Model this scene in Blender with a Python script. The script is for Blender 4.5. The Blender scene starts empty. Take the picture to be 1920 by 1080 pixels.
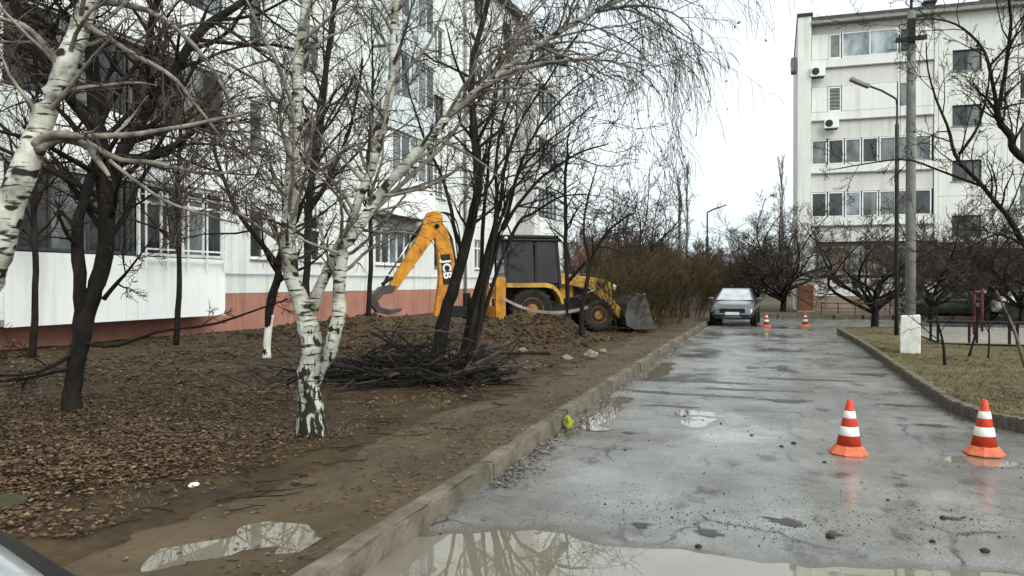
import bpy, bmesh, math, random
import numpy as np
from mathutils import Vector, Matrix, noise as mnoise

random.seed(7); RNG = random.Random(11)
scene = bpy.context.scene
COL = scene.collection
PI = math.pi

# ------------------------------------------------------------------ camera
CAM_H, FPX, YAW, HORIZ = 1.69, 1500.0, math.radians(18.3), 530.0
cam_d = bpy.data.cameras.new('camera'); cam = bpy.data.objects.new('camera', cam_d); COL.objects.link(cam)
cam.location = (0, 0, CAM_H)
cam.rotation_euler = (math.radians(90) - math.atan((540 - HORIZ) / FPX), 0, YAW)
cam_d.sensor_width = 36; cam_d.lens = FPX / 1920 * 36
cam_d.clip_start = 0.05; cam_d.clip_end = 6000
scene.camera = cam

# ------------------------------------------------------------------ world, sun, exposure
SUN_EL, SUN_AZ = math.radians(42), math.radians(125)     # azimuth clockwise from +Y: behind the camera, to the right
world = bpy.data.worlds.new('World'); scene.world = world; world.use_nodes = True
wn, wl = world.node_tree.nodes, world.node_tree.links
wn.clear()
w_out = wn.new('ShaderNodeOutputWorld')
bg_sky = wn.new('ShaderNodeBackground'); bg_sky.inputs['Strength'].default_value = 0.05
sky = wn.new('ShaderNodeTexSky'); sky.sky_type = 'NISHITA'; sky.sun_disc = False
sky.sun_elevation = SUN_EL; sky.sun_rotation = SUN_AZ; sky.dust_density = 4; sky.air_density = 1
hs = wn.new('ShaderNodeHueSaturation'); hs.inputs['Saturation'].default_value = 0.25
wl.new(sky.outputs[0], hs.inputs['Color']); wl.new(hs.outputs[0], bg_sky.inputs['Color'])
bg_cloud = wn.new('ShaderNodeBackground'); bg_cloud.inputs['Strength'].default_value = 0.55
tc = wn.new('ShaderNodeTexCoord'); mp = wn.new('ShaderNodeMapping'); mp.inputs['Scale'].default_value = (1.3, 1.3, 4.0)
nz = wn.new('ShaderNodeTexNoise'); nz.inputs['Scale'].default_value = 1.6; nz.inputs['Detail'].default_value = 4
rp = wn.new('ShaderNodeValToRGB')
rp.color_ramp.elements[0].position = .3; rp.color_ramp.elements[0].color = (.80, .95, .99, 1)
rp.color_ramp.elements[1].position = .72; rp.color_ramp.elements[1].color = (.97, 1.04, 1.04, 1)
wl.new(tc.outputs['Generated'], mp.inputs['Vector']); wl.new(mp.outputs[0], nz.inputs['Vector'])
wl.new(nz.outputs['Fac'], rp.inputs['Fac']); wl.new(rp.outputs[0], bg_cloud.inputs['Color'])
addw = wn.new('ShaderNodeAddShader')
wl.new(bg_sky.outputs[0], addw.inputs[0]); wl.new(bg_cloud.outputs[0], addw.inputs[1]); wl.new(addw.outputs[0], w_out.inputs[0])

sun_d = bpy.data.lights.new('sun', 'SUN'); sun = bpy.data.objects.new('sun', sun_d); COL.objects.link(sun)
sun_d.energy = 1.5; sun_d.angle = math.radians(50); sun_d.color = (1.0, .985, .95)
sdir = Vector((math.sin(SUN_AZ) * math.cos(SUN_EL), math.cos(SUN_AZ) * math.cos(SUN_EL), math.sin(SUN_EL)))
sun.rotation_euler = sdir.to_track_quat('Z', 'Y').to_euler()
sun.location = (10, -10, 40)

vs = scene.view_settings
vs.view_transform = 'Standard'; vs.look = 'None'; vs.gamma = 1; vs.use_curve_mapping = False
vs.exposure = 0.72

# ------------------------------------------------------------------ pixel <-> place helpers (photo measured at 1920 x 1080)
FX, FY = -math.sin(YAW), math.cos(YAW)
RX, RY = math.cos(YAW), math.sin(YAW)
def U(px, py, d):
    q = (px - 960) / FPX; v = -(py - HORIZ) / FPX
    return Vector((d * (FX + q * RX), d * (FY + q * RY), CAM_H + v * d))
def G(px, py, z=0.0):
    return U(px, py, (CAM_H - z) * FPX / (py - HORIZ))

# ------------------------------------------------------------------ materials
MATS = {}
def principled(name):
    m = bpy.data.materials.new(name); m.use_nodes = True
    return m, m.node_tree.nodes, m.node_tree.links, m.node_tree.nodes['Principled BSDF']
def mat(name, c1, c2=None, scale=6, rough=.7, bump=0, stretch=(1, 1, 1), detail=5, metal=0, spec=.22, lo=.35, hi=.65, rough2=None, bscale=None, dist=0):
    if name in MATS: return MATS[name]
    m, n, l, b = principled(name)
    b.inputs['Roughness'].default_value = rough; b.inputs['Metallic'].default_value = metal
    b.inputs['Specular IOR Level'].default_value = spec
    if c2 is None: c2 = tuple(x * .8 for x in c1)
    t = n.new('ShaderNodeTexCoord'); mp = n.new('ShaderNodeMapping'); mp.inputs['Scale'].default_value = stretch
    nz = n.new('ShaderNodeTexNoise'); nz.inputs['Scale'].default_value = scale; nz.inputs['Detail'].default_value = detail
    nz.inputs['Roughness'].default_value = .65; nz.inputs['Distortion'].default_value = dist
    r = n.new('ShaderNodeValToRGB'); r.color_ramp.elements[0].position = lo; r.color_ramp.elements[1].position = hi
    r.color_ramp.elements[0].color = (*c2, 1); r.color_ramp.elements[1].color = (*c1, 1)
    l.new(t.outputs['Object'], mp.inputs[0]); l.new(mp.outputs[0], nz.inputs['Vector']); l.new(nz.outputs['Fac'], r.inputs[0])
    l.new(r.outputs[0], b.inputs['Base Color'])
    if rough2 is not None:
        mr = n.new('ShaderNodeMapRange'); mr.inputs[1].default_value = lo; mr.inputs[2].default_value = hi
        mr.inputs[3].default_value = rough2; mr.inputs[4].default_value = rough
        l.new(nz.outputs['Fac'], mr.inputs[0]); l.new(mr.outputs[0], b.inputs['Roughness'])
    if bump:
        bp = n.new('ShaderNodeBump'); bp.inputs['Strength'].default_value = 1; bp.inputs['Distance'].default_value = bump
        n2 = n.new('ShaderNodeTexNoise'); n2.inputs['Scale'].default_value = bscale or scale * 4; n2.inputs['Detail'].default_value = 6
        l.new(mp.outputs[0], n2.inputs['Vector'])
        l.new(n2.outputs['Fac'], bp.inputs['Height']); l.new(bp.outputs[0], b.inputs['Normal'])
    MATS[name] = m
    return m

def wall_mat(name, c1, c2, streak):
    """rendered wall: blotches plus vertical weather streaks"""
    m, n, l, b = principled(name)
    b.inputs['Roughness'].default_value = .9; b.inputs['Specular IOR Level'].default_value = .2
    t = n.new('ShaderNodeTexCoord')
    nz = n.new('ShaderNodeTexNoise'); nz.inputs['Scale'].default_value = .9; nz.inputs['Detail'].default_value = 8; nz.inputs['Roughness'].default_value = .7
    l.new(t.outputs['Object'], nz.inputs['Vector'])
    r = n.new('ShaderNodeValToRGB'); r.color_ramp.elements[0].position = .3; r.color_ramp.elements[1].position = .7
    r.color_ramp.elements[0].color = (*c2, 1); r.color_ramp.elements[1].color = (*c1, 1)
    l.new(nz.outputs['Fac'], r.inputs[0])
    mp = n.new('ShaderNodeMapping'); mp.inputs['Scale'].default_value = (3.5, 3.5, .22)
    l.new(t.outputs['Object'], mp.inputs[0])
    n2 = n.new('ShaderNodeTexNoise'); n2.inputs['Scale'].default_value = 1; n2.inputs['Detail'].default_value = 5
    l.new(mp.outputs[0], n2.inputs['Vector'])
    r2 = n.new('ShaderNodeValToRGB'); r2.color_ramp.elements[0].position = .52; r2.color_ramp.elements[1].position = .74
    r2.color_ramp.elements[0].color = (0, 0, 0, 1); r2.color_ramp.elements[1].color = (.75, .75, .75, 1)
    l.new(n2.outputs['Fac'], r2.inputs[0])
    mx = n.new('ShaderNodeMixRGB'); mx.inputs['Color2'].default_value = (*streak, 1)
    l.new(r2.outputs[0], mx.inputs['Fac']); l.new(r.outputs[0], mx.inputs['Color1']); l.new(mx.outputs[0], b.inputs['Base Color'])
    bp = n.new('ShaderNodeBump'); bp.inputs['Distance'].default_value = .004
    n3 = n.new('ShaderNodeTexNoise'); n3.inputs['Scale'].default_value = 45; n3.inputs['Detail'].default_value = 4
    l.new(t.outputs['Object'], n3.inputs['Vector']); l.new(n3.outputs['Fac'], bp.inputs['Height']); l.new(bp.outputs[0], b.inputs['Normal'])
    MATS[name] = m
    return m

def glass_mat(name, c, rough=.06):
    m, n, l, b = principled(name)
    b.inputs['Roughness'].default_value = rough; b.inputs['Specular IOR Level'].default_value = .6
    t = n.new('ShaderNodeTexCoord'); nz = n.new('ShaderNodeTexNoise'); nz.inputs['Scale'].default_value = 1.7; nz.inputs['Detail'].default_value = 3
    mp = n.new('ShaderNodeMapping'); mp.inputs['Scale'].default_value = (1, 1, .5)
    l.new(t.outputs['Object'], mp.inputs[0]); l.new(mp.outputs[0], nz.inputs['Vector'])
    r = n.new('ShaderNodeValToRGB'); r.color_ramp.elements[0].color = (*[x * .45 for x in c], 1); r.color_ramp.elements[1].color = (*[x * 1.5 for x in c], 1)
    r.color_ramp.elements[0].position = .35; r.color_ramp.elements[1].position = .65
    l.new(nz.outputs['Fac'], r.inputs[0]); l.new(r.outputs[0], b.inputs['Base Color'])
    bp = n.new('ShaderNodeBump'); bp.inputs['Distance'].default_value = .004; bp.inputs['Strength'].default_value = .5
    l.new(nz.outputs['Fac'], bp.inputs['Height']); l.new(bp.outputs[0], b.inputs['Normal'])
    MATS[name] = m
    return m

# walls
W_LEFT = wall_mat('pale_render', (.74, .77, .73), (.62, .645, .60), (.46, .47, .42))
W_BALC = wall_mat('white_parapet_render', (.84, .87, .85), (.77, .80, .77), (.62, .63, .59))
W_RIGHT = wall_mat('cream_render', (.74, .75, .70), (.60, .61, .56), (.44, .44, .40))
W_RIGHT2 = wall_mat('grey_loggia_panel', (.66, .66, .61), (.54, .54, .50), (.42, .42, .38))
W_TERRA = wall_mat('terracotta_plinth_paint', (.47, .23, .165), (.29, .135, .10), (.17, .11, .085))
W_PLINTHR = wall_mat('brown_plinth', (.32, .25, .19), (.24, .18, .14), (.18, .14, .11))
WHITE_PVC = mat('white_frame_paint', (.80, .82, .80), (.68, .70, .67), 3, .45)
GREY_FRAME = mat('weathered_dark_frame', (.07, .075, .07), (.035, .04, .035), 5, .6)
GLASS_D = glass_mat('dark_window_glass', (.03, .035, .037))
GLASS_M = glass_mat('curtained_window_glass', (.13, .145, .145))
GLASS_L = glass_mat('pale_window_glass', (.30, .35, .37))
SHUT = mat('grey_louvre', (.25, .26, .24), (.15, .16, .15), 4, .7)
SIDING = wall_mat('white_loggia_siding', (.74, .76, .72), (.64, .66, .62), (.5, .5, .46))
BLUE_BALC = wall_mat('pale_blue_balcony_sheet', (.64, .70, .70), (.54, .6, .6), (.45, .48, .47))
RUST_BALC = wall_mat('brown_balcony_board', (.20, .15, .12), (.12, .09, .07), (.08, .06, .05))
ROOF_D = mat('dark_roof_felt', (.10, .10, .095), (.05, .05, .05), 3, .9)
BRICK_D = mat('brown_brickwork', (.20, .15, .11), (.12, .09, .065), 8, .9, .004)
METAL_D = mat('dark_metal', (.04, .042, .042), (.02, .02, .02), 8, .5)
CONC = mat('concrete_grey', (.30, .29, .26), (.18, .175, .155), 7, .85, .004)
POLE_C = mat('old_concrete_pole', (.20, .20, .18), (.12, .12, .105), 5, .9, .004)
WASH = mat('whitewash', (.80, .80, .74), (.55, .54, .46), 5, .9, .003, lo=.3)
# bark
def birch_mat():
    m, n, l, b = principled('birch_bark'); b.inputs['Specular IOR Level'].default_value = .15; b.inputs['Roughness'].default_value = .75
    t = n.new('ShaderNodeTexCoord'); sep = n.new('ShaderNodeSeparateXYZ'); l.new(t.outputs['Object'], sep.inputs[0])
    base = n.new('ShaderNodeTexNoise'); base.inputs['Scale'].default_value = 5; base.inputs['Detail'].default_value = 6; l.new(t.outputs['Object'], base.inputs['Vector'])
    rb = n.new('ShaderNodeValToRGB'); rb.color_ramp.elements[0].color = (.17, .165, .125, 1); rb.color_ramp.elements[1].color = (.52, .52, .45, 1)
    rb.color_ramp.elements[0].position = .3; rb.color_ramp.elements[1].position = .62
    l.new(base.outputs['Fac'], rb.inputs[0])
    mp = n.new('ShaderNodeMapping'); mp.inputs['Scale'].default_value = (4, 4, 26); l.new(t.outputs['Object'], mp.inputs[0])
    ln = n.new('ShaderNodeTexNoise'); ln.inputs['Scale'].default_value = 1.6; ln.inputs['Detail'].default_value = 3; l.new(mp.outputs[0], ln.inputs['Vector'])
    rl = n.new('ShaderNodeValToRGB'); rl.color_ramp.elements[0].position = .56; rl.color_ramp.elements[1].position = .64
    l.new(ln.outputs['Fac'], rl.inputs[0])
    mx = n.new('ShaderNodeMixRGB'); mx.inputs['Color2'].default_value = (.03, .028, .022, 1)
    l.new(rl.outputs[0], mx.inputs['Fac']); l.new(rb.outputs[0], mx.inputs['Color1'])
    # black knot scars
    mp3 = n.new('ShaderNodeMapping'); mp3.inputs['Scale'].default_value = (6, 6, 9); l.new(t.outputs['Object'], mp3.inputs[0])
    kn = n.new('ShaderNodeTexNoise'); kn.inputs['Scale'].default_value = 1.0; kn.inputs['Detail'].default_value = 1; l.new(mp3.outputs[0], kn.inputs['Vector'])
    rk = n.new('ShaderNodeValToRGB'); rk.color_ramp.elements[0].position = .60; rk.color_ramp.elements[1].position = .65; l.new(kn.outputs['Fac'], rk.inputs[0])
    mxk = n.new('ShaderNodeMixRGB'); mxk.inputs['Color2'].default_value = (.022, .02, .016, 1)
    l.new(rk.outputs[0], mxk.inputs['Fac']); l.new(mx.outputs[0], mxk.inputs['Color1'])
    # black cracked bark low on the stem
    mp2 = n.new('ShaderNodeMapping'); mp2.inputs['Scale'].default_value = (22, 22, 6); l.new(t.outputs['Object'], mp2.inputs[0])
    cn = n.new('ShaderNodeTexNoise'); cn.inputs['Scale'].default_value = 1; cn.inputs['Detail'].default_value = 4; l.new(mp2.outputs[0], cn.inputs['Vector'])
    mr = n.new('ShaderNodeMapRange'); mr.inputs[1].default_value = .25; mr.inputs[2].default_value = 1.5; mr.inputs[3].default_value = .13; mr.inputs[4].default_value = -.16
    l.new(sep.outputs['Z'], mr.inputs[0])
    ad = n.new('ShaderNodeMath'); ad.operation = 'ADD'; l.new(cn.outputs['Fac'], ad.inputs[0]); l.new(mr.outputs[0], ad.inputs[1])
    rc = n.new('ShaderNodeValToRGB'); rc.color_ramp.elements[0].position = .52; rc.color_ramp.elements[1].position = .60; l.new(ad.outputs[0], rc.inputs[0])
    mx2 = n.new('ShaderNodeMixRGB'); mx2.inputs['Color2'].default_value = (.018, .017, .013, 1)
    l.new(rc.outputs[0], mx2.inputs['Fac']); l.new(mxk.outputs[0], mx2.inputs['Color1']); l.new(mx2.outputs[0], b.inputs['Base Color'])
    bp = n.new('ShaderNodeBump'); bp.inputs['Distance'].default_value = .02; l.new(cn.outputs['Fac'], bp.inputs['Height']); l.new(bp.outputs[0], b.inputs['Normal'])
    return m
BIRCH = birch_mat()
TWIG_B = mat('birch_twig_bark', (.095, .072, .058), (.032, .024, .02), 2.5, .8)
TWIG_L = mat('pale_birch_branch', (.30, .28, .225), (.075, .062, .05), 6, .8)
BARK_D = mat('dark_bark', (.022, .018, .015), (.007, .006, .005), 9, .9, .012, (1, 1, .4))
TWIG_D = mat('dark_twig', (.025, .018, .015), (.010, .007, .006), 2, .85)
TWIG_R = mat('brown_shrub_twig', (.088, .062, .036), (.034, .024, .015), 1.3, .85)
TWIG_O = mat('olive_shrub_twig', (.080, .058, .026), (.034, .024, .012), 1.1, .85)
TWIG_F = mat('grey_brown_twig', (.075, .058, .045), (.028, .021, .017), 1.5, .85)
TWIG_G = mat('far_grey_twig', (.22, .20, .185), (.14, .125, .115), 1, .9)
LEAF_DRY = mat('dry_clinging_leaf', (.20, .10, .06), (.09, .045, .03), 3, .8)
LEAF_PALE = mat('pale_clinging_leaf', (.30, .25, .16), (.15, .12, .07), 3, .8)
BUD = mat('birch_catkin', (.05, .04, .03), (.03, .022, .018), 8, .8)

# ------------------------------------------------------------------ object helpers
def link(o, parent=None):
    COL.objects.link(o)
    if parent: o.parent = parent
    return o
def thing(name, label, cat, loc=(0, 0, 0), rotz=0, group=None):
    o = bpy.data.objects.new(name, None); o.empty_display_size = .2
    COL.objects.link(o); o.location = loc; o.rotation_euler = (0, 0, rotz)
    o['label'] = label; o['category'] = cat
    if group: o['group'] = group
    return o
def tag(o, label, cat, group=None, kind=None):
    o['label'] = label; o['category'] = cat
    if group: o['group'] = group
    if kind: o['kind'] = kind
    return o
def structure(o, label=None):
    o['kind'] = 'structure'
    if label: o['label'] = label
    return o
def stuff(o, label=None, cat=None):
    o['kind'] = 'stuff'
    if label: o['label'] = label
    if cat: o['category'] = cat
    return o
def np_mesh(name, verts, faces, smooth=False):
    """verts (n,3) array, faces (m,k) array with k = 3 or 4"""
    me = bpy.data.meshes.new(name)
    verts = np.asarray(verts, np.float32); faces = np.asarray(faces, np.int32)
    k = faces.shape[1]
    me.vertices.add(len(verts)); me.vertices.foreach_set('co', verts.ravel())
    me.loops.add(faces.size); me.loops.foreach_set('vertex_index', faces.ravel())
    me.polygons.add(len(faces)); me.polygons.foreach_set('loop_start', np.arange(0, faces.size, k, dtype=np.int32))
    me.polygons.foreach_set('loop_total', np.full(len(faces), k, np.int32))
    if smooth: me.polygons.foreach_set('use_smooth', np.ones(len(faces), bool))
    me.update(calc_edges=True)
    return me

class MB:
    def __init__(s): s.v = []; s.f = []
    def add(s, vs, fs):
        o = len(s.v); s.v += [tuple(p) for p in vs]; s.f += [tuple(i + o for i in f) for f in fs]; return s
    def box(s, c, size, M=None):
        cx, cy, cz = c; a, b, d = size[0] / 2, size[1] / 2, size[2] / 2
        vs = [(cx + i * a, cy + j * b, cz + k * d) for i in (-1, 1) for j in (-1, 1) for k in (-1, 1)]
        if M: vs = [M @ Vector(p) for p in vs]
        return s.add(vs, [(0, 1, 3, 2), (4, 6, 7, 5), (0, 4, 5, 1), (2, 3, 7, 6), (0, 2, 6, 4), (1, 5, 7, 3)])
    def box2(s, lo, hi):
        return s.box([(a + b) / 2 for a, b in zip(lo, hi)], [abs(b - a) for a, b in zip(lo, hi)])
    def beam(s, p0, p1, w, h, up=(0, 0, 1)):
        p0, p1 = Vector(p0), Vector(p1); d = (p1 - p0).normalized(); u = Vector(up)
        sd = d.cross(u)
        if sd.length < 1e-4: sd = d.cross(Vector((1, 0, 0)))
        sd.normalize(); u = sd.cross(d)
        vs = [p + sd * (i * w / 2) + u * (j * h / 2) for p in (p0, p1) for i, j in ((-1, -1), (1, -1), (1, 1), (-1, 1))]
        return s.add(vs, [(0, 1, 2, 3), (7, 6, 5, 4), (0, 4, 5, 1), (1, 5, 6, 2), (2, 6, 7, 3), (3, 7, 4, 0)])
    def prism(s, pts, y0, y1):
        """outline in x-z, extruded along y"""
        n = len(pts)
        vs = [(x, y0, z) for x, z in pts] + [(x, y1, z) for x, z in pts]
        fs = [tuple(range(n)), tuple(reversed(range(n, 2 * n)))] + [(i, i + n, (i + 1) % n + n, (i + 1) % n) for i in range(n)]
        return s.add(vs, fs)
    def lathe(s, prof, seg=20, c=(0, 0, 0), axis='z', closed=False):
        """prof: list of (r, h)"""
        c = Vector(c); vs = []
        for r, h in prof:
            for k in range(seg):
                a = 2 * PI * k / seg; x, y = r * math.cos(a), r * math.sin(a)
                p = {'z': (x, y, h), 'y': (x, h, y), 'x': (h, x, y)}[axis]
                vs.append(c + Vector(p))
        n = len(prof); fs = []
        for i in range(n - 1 if not closed else n):
            j = (i + 1) % n
            for k in range(seg):
                k2 = (k + 1) % seg
                fs.append((i * seg + k, i * seg + k2, j * seg + k2, j * seg + k))
        if not closed:
            if prof[0][0] > 1e-5: fs.append(tuple(reversed(range(seg))))
            if prof[-1][0] > 1e-5: fs.append(tuple(range((n - 1) * seg, n * seg)))
        return s.add(vs, fs)
    def tube(s, pts, rad, sides=6):
        pts = [Vector(p) for p in pts]; n = len(pts)
        if not isinstance(rad, (list, tuple)): rad = [rad] * n
        rings = []
        ref = Vector((.31, .17, .93))
        for i, p in enumerate(pts):
            t = (pts[min(i + 1, n - 1)] - pts[max(i - 1, 0)]).normalized()
            a = t.cross(ref)
            if a.length < .05: a = t.cross(Vector((1, 0, 0)))
            a.normalize(); b = t.cross(a)
            rings += [p + (a * math.cos(2 * PI * k / sides) + b * math.sin(2 * PI * k / sides)) * rad[i] for k in range(sides)]
        fs = [(i * sides + k, i * sides + (k + 1) % sides, (i + 1) * sides + (k + 1) % sides, (i + 1) * sides + k) for i in range(n - 1) for k in range(sides)]
        fs += [tuple(reversed(range(sides))), tuple(range((n - 1) * sides, n * sides))]
        return s.add(rings, fs)
    def build(s, name, m, parent=None, smooth=False, bevel=0, origin=None, fix=True):
        me = bpy.data.meshes.new(name)
        v = s.v if origin is None else [tuple(Vector(p) - Vector(origin)) for p in s.v]
        me.from_pydata(v, [], s.f); me.update()
        if fix:
            bm = bmesh.new(); bm.from_mesh(me); bmesh.ops.recalc_face_normals(bm, faces=bm.faces); bm.to_mesh(me); bm.free()
        if smooth:
            me.polygons.foreach_set('use_smooth', np.ones(len(me.polygons), bool))
        if m: me.materials.append(m)
        o = bpy.data.objects.new(name, me); link(o, parent)
        if origin is not None and parent is None: o.location = origin
        if bevel:
            md = o.modifiers.new('bevel', 'BEVEL'); md.width = bevel; md.segments = 2; md.limit_method = 'ANGLE'; md.angle_limit = math.radians(40)
        return o

class Tubes:
    """many tapered tubes, built in one go (used for twigs)"""
    def __init__(s): s.g = {}; s.leaf = []
    def add(s, pts, rad, sides): s.g.setdefault((len(pts), sides), []).append((pts, rad))
    def arrays(s, origin=(0, 0, 0)):
        V, F, off = [], [], 0
        for (n, k), lst in s.g.items():
            P = np.array([a for a, _ in lst], np.float64); R = np.array([b for _, b in lst], np.float64)
            T = np.empty_like(P); T[:, 1:-1] = P[:, 2:] - P[:, :-2]; T[:, 0] = P[:, 1] - P[:, 0]; T[:, -1] = P[:, -1] - P[:, -2]
            T /= np.linalg.norm(T, axis=2, keepdims=True) + 1e-9
            A = np.cross(T, np.array((.31, .17, .93))); ln = np.linalg.norm(A, axis=2, keepdims=True)
            A = np.where(ln < .04, np.cross(T, np.array((1., .1, 0))), A); A /= np.linalg.norm(A, axis=2, keepdims=True) + 1e-9
            B = np.cross(T, A)
            ang = np.arange(k) * 2 * PI / k
            ring = P[:, :, None] + (A[:, :, None] * np.cos(ang)[None, None, :, None] + B[:, :, None] * np.sin(ang)[None, None, :, None]) * R[:, :, None, None]
            N = len(lst); V.append(ring.reshape(-1, 3))
            i = np.arange(n - 1)[:, None] * k; c = np.arange(k)[None]; c2 = (c + 1) % k
            q = np.stack([i + c, i + c2, i + k + c2, i + k + c], -1).reshape(-1, 4)
            F.append((q[None] + (np.arange(N) * n * k)[:, None, None] + off).reshape(-1, 4)); off += N * n * k
        V = np.concatenate(V) - np.array(origin); F = np.concatenate(F)
        return V, F
    def build(s, name, m, parent, origin, smooth=True):
        if not s.g: return None
        V, F = s.arrays(origin)
        me = np_mesh(name, V, F, smooth); me.materials.append(m)
        return link(bpy.data.objects.new(name, me), parent)

def leaf_mesh(name, items, m, parent, origin):
    """items: list of (x,y,z,size) -> little folded diamond leaves with random turn"""
    n = len(items)
    if n == 0: return None
    A = np.array(items); rs = np.random.RandomState(len(items))
    u = rs.normal(size=(n, 3)); u /= np.linalg.norm(u, axis=1, keepdims=True)
    w = rs.normal(size=(n, 3)); w = np.cross(u, w); w /= np.linalg.norm(w, axis=1, keepdims=True)
    P = A[:, :3] - np.array(origin); S = A[:, 3:4]
    V = np.stack([P - u * S, P + w * S * .5, P + u * S, P - w * S * .5], 1).reshape(-1, 3)
    F = np.arange(4 * n).reshape(-1, 4)
    me = np_mesh(name, V, F); me.materials.append(m)
    return link(bpy.data.objects.new(name, me), parent)

# ------------------------------------------------------------------ ground shape
MOUNDS = []   # (x, y, radius, height)
def nz2(x, y, s=1.0, o=0.0): return mnoise.noise((x * s + o, y * s - o * .7, o * 1.3))
def gh(x, y):
    """height of the earth on the left of the road"""
    z = .135 + max(0, -x - 4) * .012
    a = min(1, max(0, (-x - 3.9) / 1.2))
    z += a * (.05 * nz2(x, y, .5, 3) + .030 * nz2(x, y, 1.7, 9) + .014 * nz2(x, y, 5, 1))
    z -= .06 * min(1, max(0, (x + 3.75) / .35))
    for mx, my, r, h in MOUNDS:
        dd = ((x - mx) ** 2 + (y - my) ** 2) / (r * r)
        if dd < 6: z += h * math.exp(-dd) * (1 + .5 * nz2(x, y, 1.6, 5) + .3 * nz2(x, y, 4.5, 8))
    return z
for px, d, r, h in ((735, 21.5, 1.3, .50), (640, 22.5, 1.2, .38), (560, 20, 1.0, .28), (810, 19, 1.0, .24), (1085, 19.3, .9, .22), (985, 20.6, 1.2, .36), (930, 20.8, 1.0, .34), (1050, 20.6, .9, .28), (900, 19.5, 1.1, .24), (450, 20.5, 1.2, .16), (690, 17.5, 1.2, .16)):
    p = U(px, 600, d); MOUNDS.append((p.x, p.y, r, h))

KL = [(-4, -2.35), (6, -2.35), (9.5, -2.47), (20, -2.60), (33, -2.67), (42, -2.69)]
def kc(y):
    for (y0, x0), (y1, x1) in zip(KL, KL[1:]):
        if y <= y1: return x0 + (x1 - x0) * (y - y0) / (y1 - y0)
    return KL[-1][1]
def grid_object(name, xs, ys, zf, m, shift=None):
    nx, ny = len(xs), len(ys)
    V = [(x, y, zf(x, y)) for y in ys for x in (xs if shift is None else [q + shift(y) for q in xs])]
    i = np.arange(nx - 1); j = np.arange(ny - 1)
    a = (j[:, None] * nx + i[None]).ravel()
    F = np.stack([a, a + 1, a + nx + 1, a + nx], -1)
    me = np_mesh(name, V, F, True); me.materials.append(m)
    return link(bpy.data.objects.new(name, me))
def steps(a, b, s0, s1=None):
    out = [a]; s = s0
    while out[-1] < b - 1e-6:
        t = (out[-1] - a) / (b - a)
        out.append(min(b, out[-1] + (s0 if s1 is None else s0 + (s1 - s0) * t)))
    return out

def earth_mat():
    m, n, l, b = principled('damp_bare_earth'); b.inputs['Specular IOR Level'].default_value = .25
    t = n.new('ShaderNodeTexCoord')
    a = n.new('ShaderNodeTexNoise'); a.inputs['Scale'].default_value = .55; a.inputs['Detail'].default_value = 8; a.inputs['Roughness'].default_value = .7
    c = n.new('ShaderNodeTexNoise'); c.inputs['Scale'].default_value = 7; c.inputs['Detail'].default_value = 8; c.inputs['Roughness'].default_value = .75
    for q in (a, c): l.new(t.outputs['Object'], q.inputs['Vector'])
    r1 = n.new('ShaderNodeValToRGB'); e = r1.color_ramp.elements
    e[0].position = .3; e[0].color = (.036, .020, .009, 1); e[1].position = .7; e[1].color = (.115, .078, .036, 1)
    r1.color_ramp.elements.new(.52).color = (.064, .039, .018, 1)
    l.new(a.outputs['Fac'], r1.inputs[0])
    r2 = n.new('ShaderNodeValToRGB'); r2.color_ramp.elements[0].position = .32; r2.color_ramp.elements[1].position = .68
    r2.color_ramp.elements[0].color = (.42, .38, .36, 1); r2.color_ramp.elements[1].color = (1.3, 1.3, 1.25, 1)
    l.new(c.outputs['Fac'], r2.inputs[0])
    mx = n.new('ShaderNodeMixRGB'); mx.blend_type = 'MULTIPLY'; mx.inputs['Fac'].default_value = 1
    l.new(r1.outputs[0], mx.inputs['Color1']); l.new(r2.outputs[0], mx.inputs['Color2'])
    # mossy tint patches
    g = n.new('ShaderNodeTexNoise'); g.inputs['Scale'].default_value = 1.1; g.inputs['Detail'].default_value = 6; g.inputs['W' if False else 'Distortion'].default_value = .6
    mpg = n.new('ShaderNodeMapping'); mpg.inputs['Location'].default_value = (31, 7, 0); l.new(t.outputs['Object'], mpg.inputs[0]); l.new(mpg.outputs[0], g.inputs['Vector'])
    rg = n.new('ShaderNodeValToRGB'); rg.color_ramp.elements[0].position = .53; rg.color_ramp.elements[1].position = .70; rg.color_ramp.elements[1].color = (.7, .7, .7, 1)
    l.new(g.outputs['Fac'], rg.inputs[0])
    mg = n.new('ShaderNodeMixRGB'); mg.inputs['Color2'].default_value = (.075, .062, .024, 1)
    l.new(rg.outputs[0], mg.inputs['Fac']); l.new(mx.outputs[0], mg.inputs['Color1']); l.new(mg.outputs[0], b.inputs['Base Color'])
    mr = n.new('ShaderNodeMapRange'); mr.inputs[1].default_value = .35; mr.inputs[2].default_value = .65; mr.inputs[3].default_value = .62; mr.inputs[4].default_value = .95
    l.new(a.outputs['Fac'], mr.inputs[0]); l.new(mr.outputs[0], b.inputs['Roughness'])
    bp = n.new('ShaderNodeBump'); bp.inputs['Distance'].default_value = .05; l.new(c.outputs['Fac'], bp.inputs['Height']); l.new(bp.outputs[0], b.inputs['Normal'])
    return m
EARTH = earth_mat()
ys_g = steps(-3, 34, .10) + steps(34, 75, .5)[1:]
earth = structure(grid_object('earth', steps(-15.6, -2.70, .095), ys_g, gh, EARTH), 'bare damp earth verge beside the left apartment block')

FAR_G = mat('far_ground', (.10, .085, .05), (.06, .05, .03), .05, .95)
mb = MB(); mb.add([(-3000, -800, -.12), (3000, -800, -.12), (3000, 4000, -.12), (-3000, 4000, -.12)], [(0, 1, 2, 3)])
structure(mb.build('ground', FAR_G))

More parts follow.
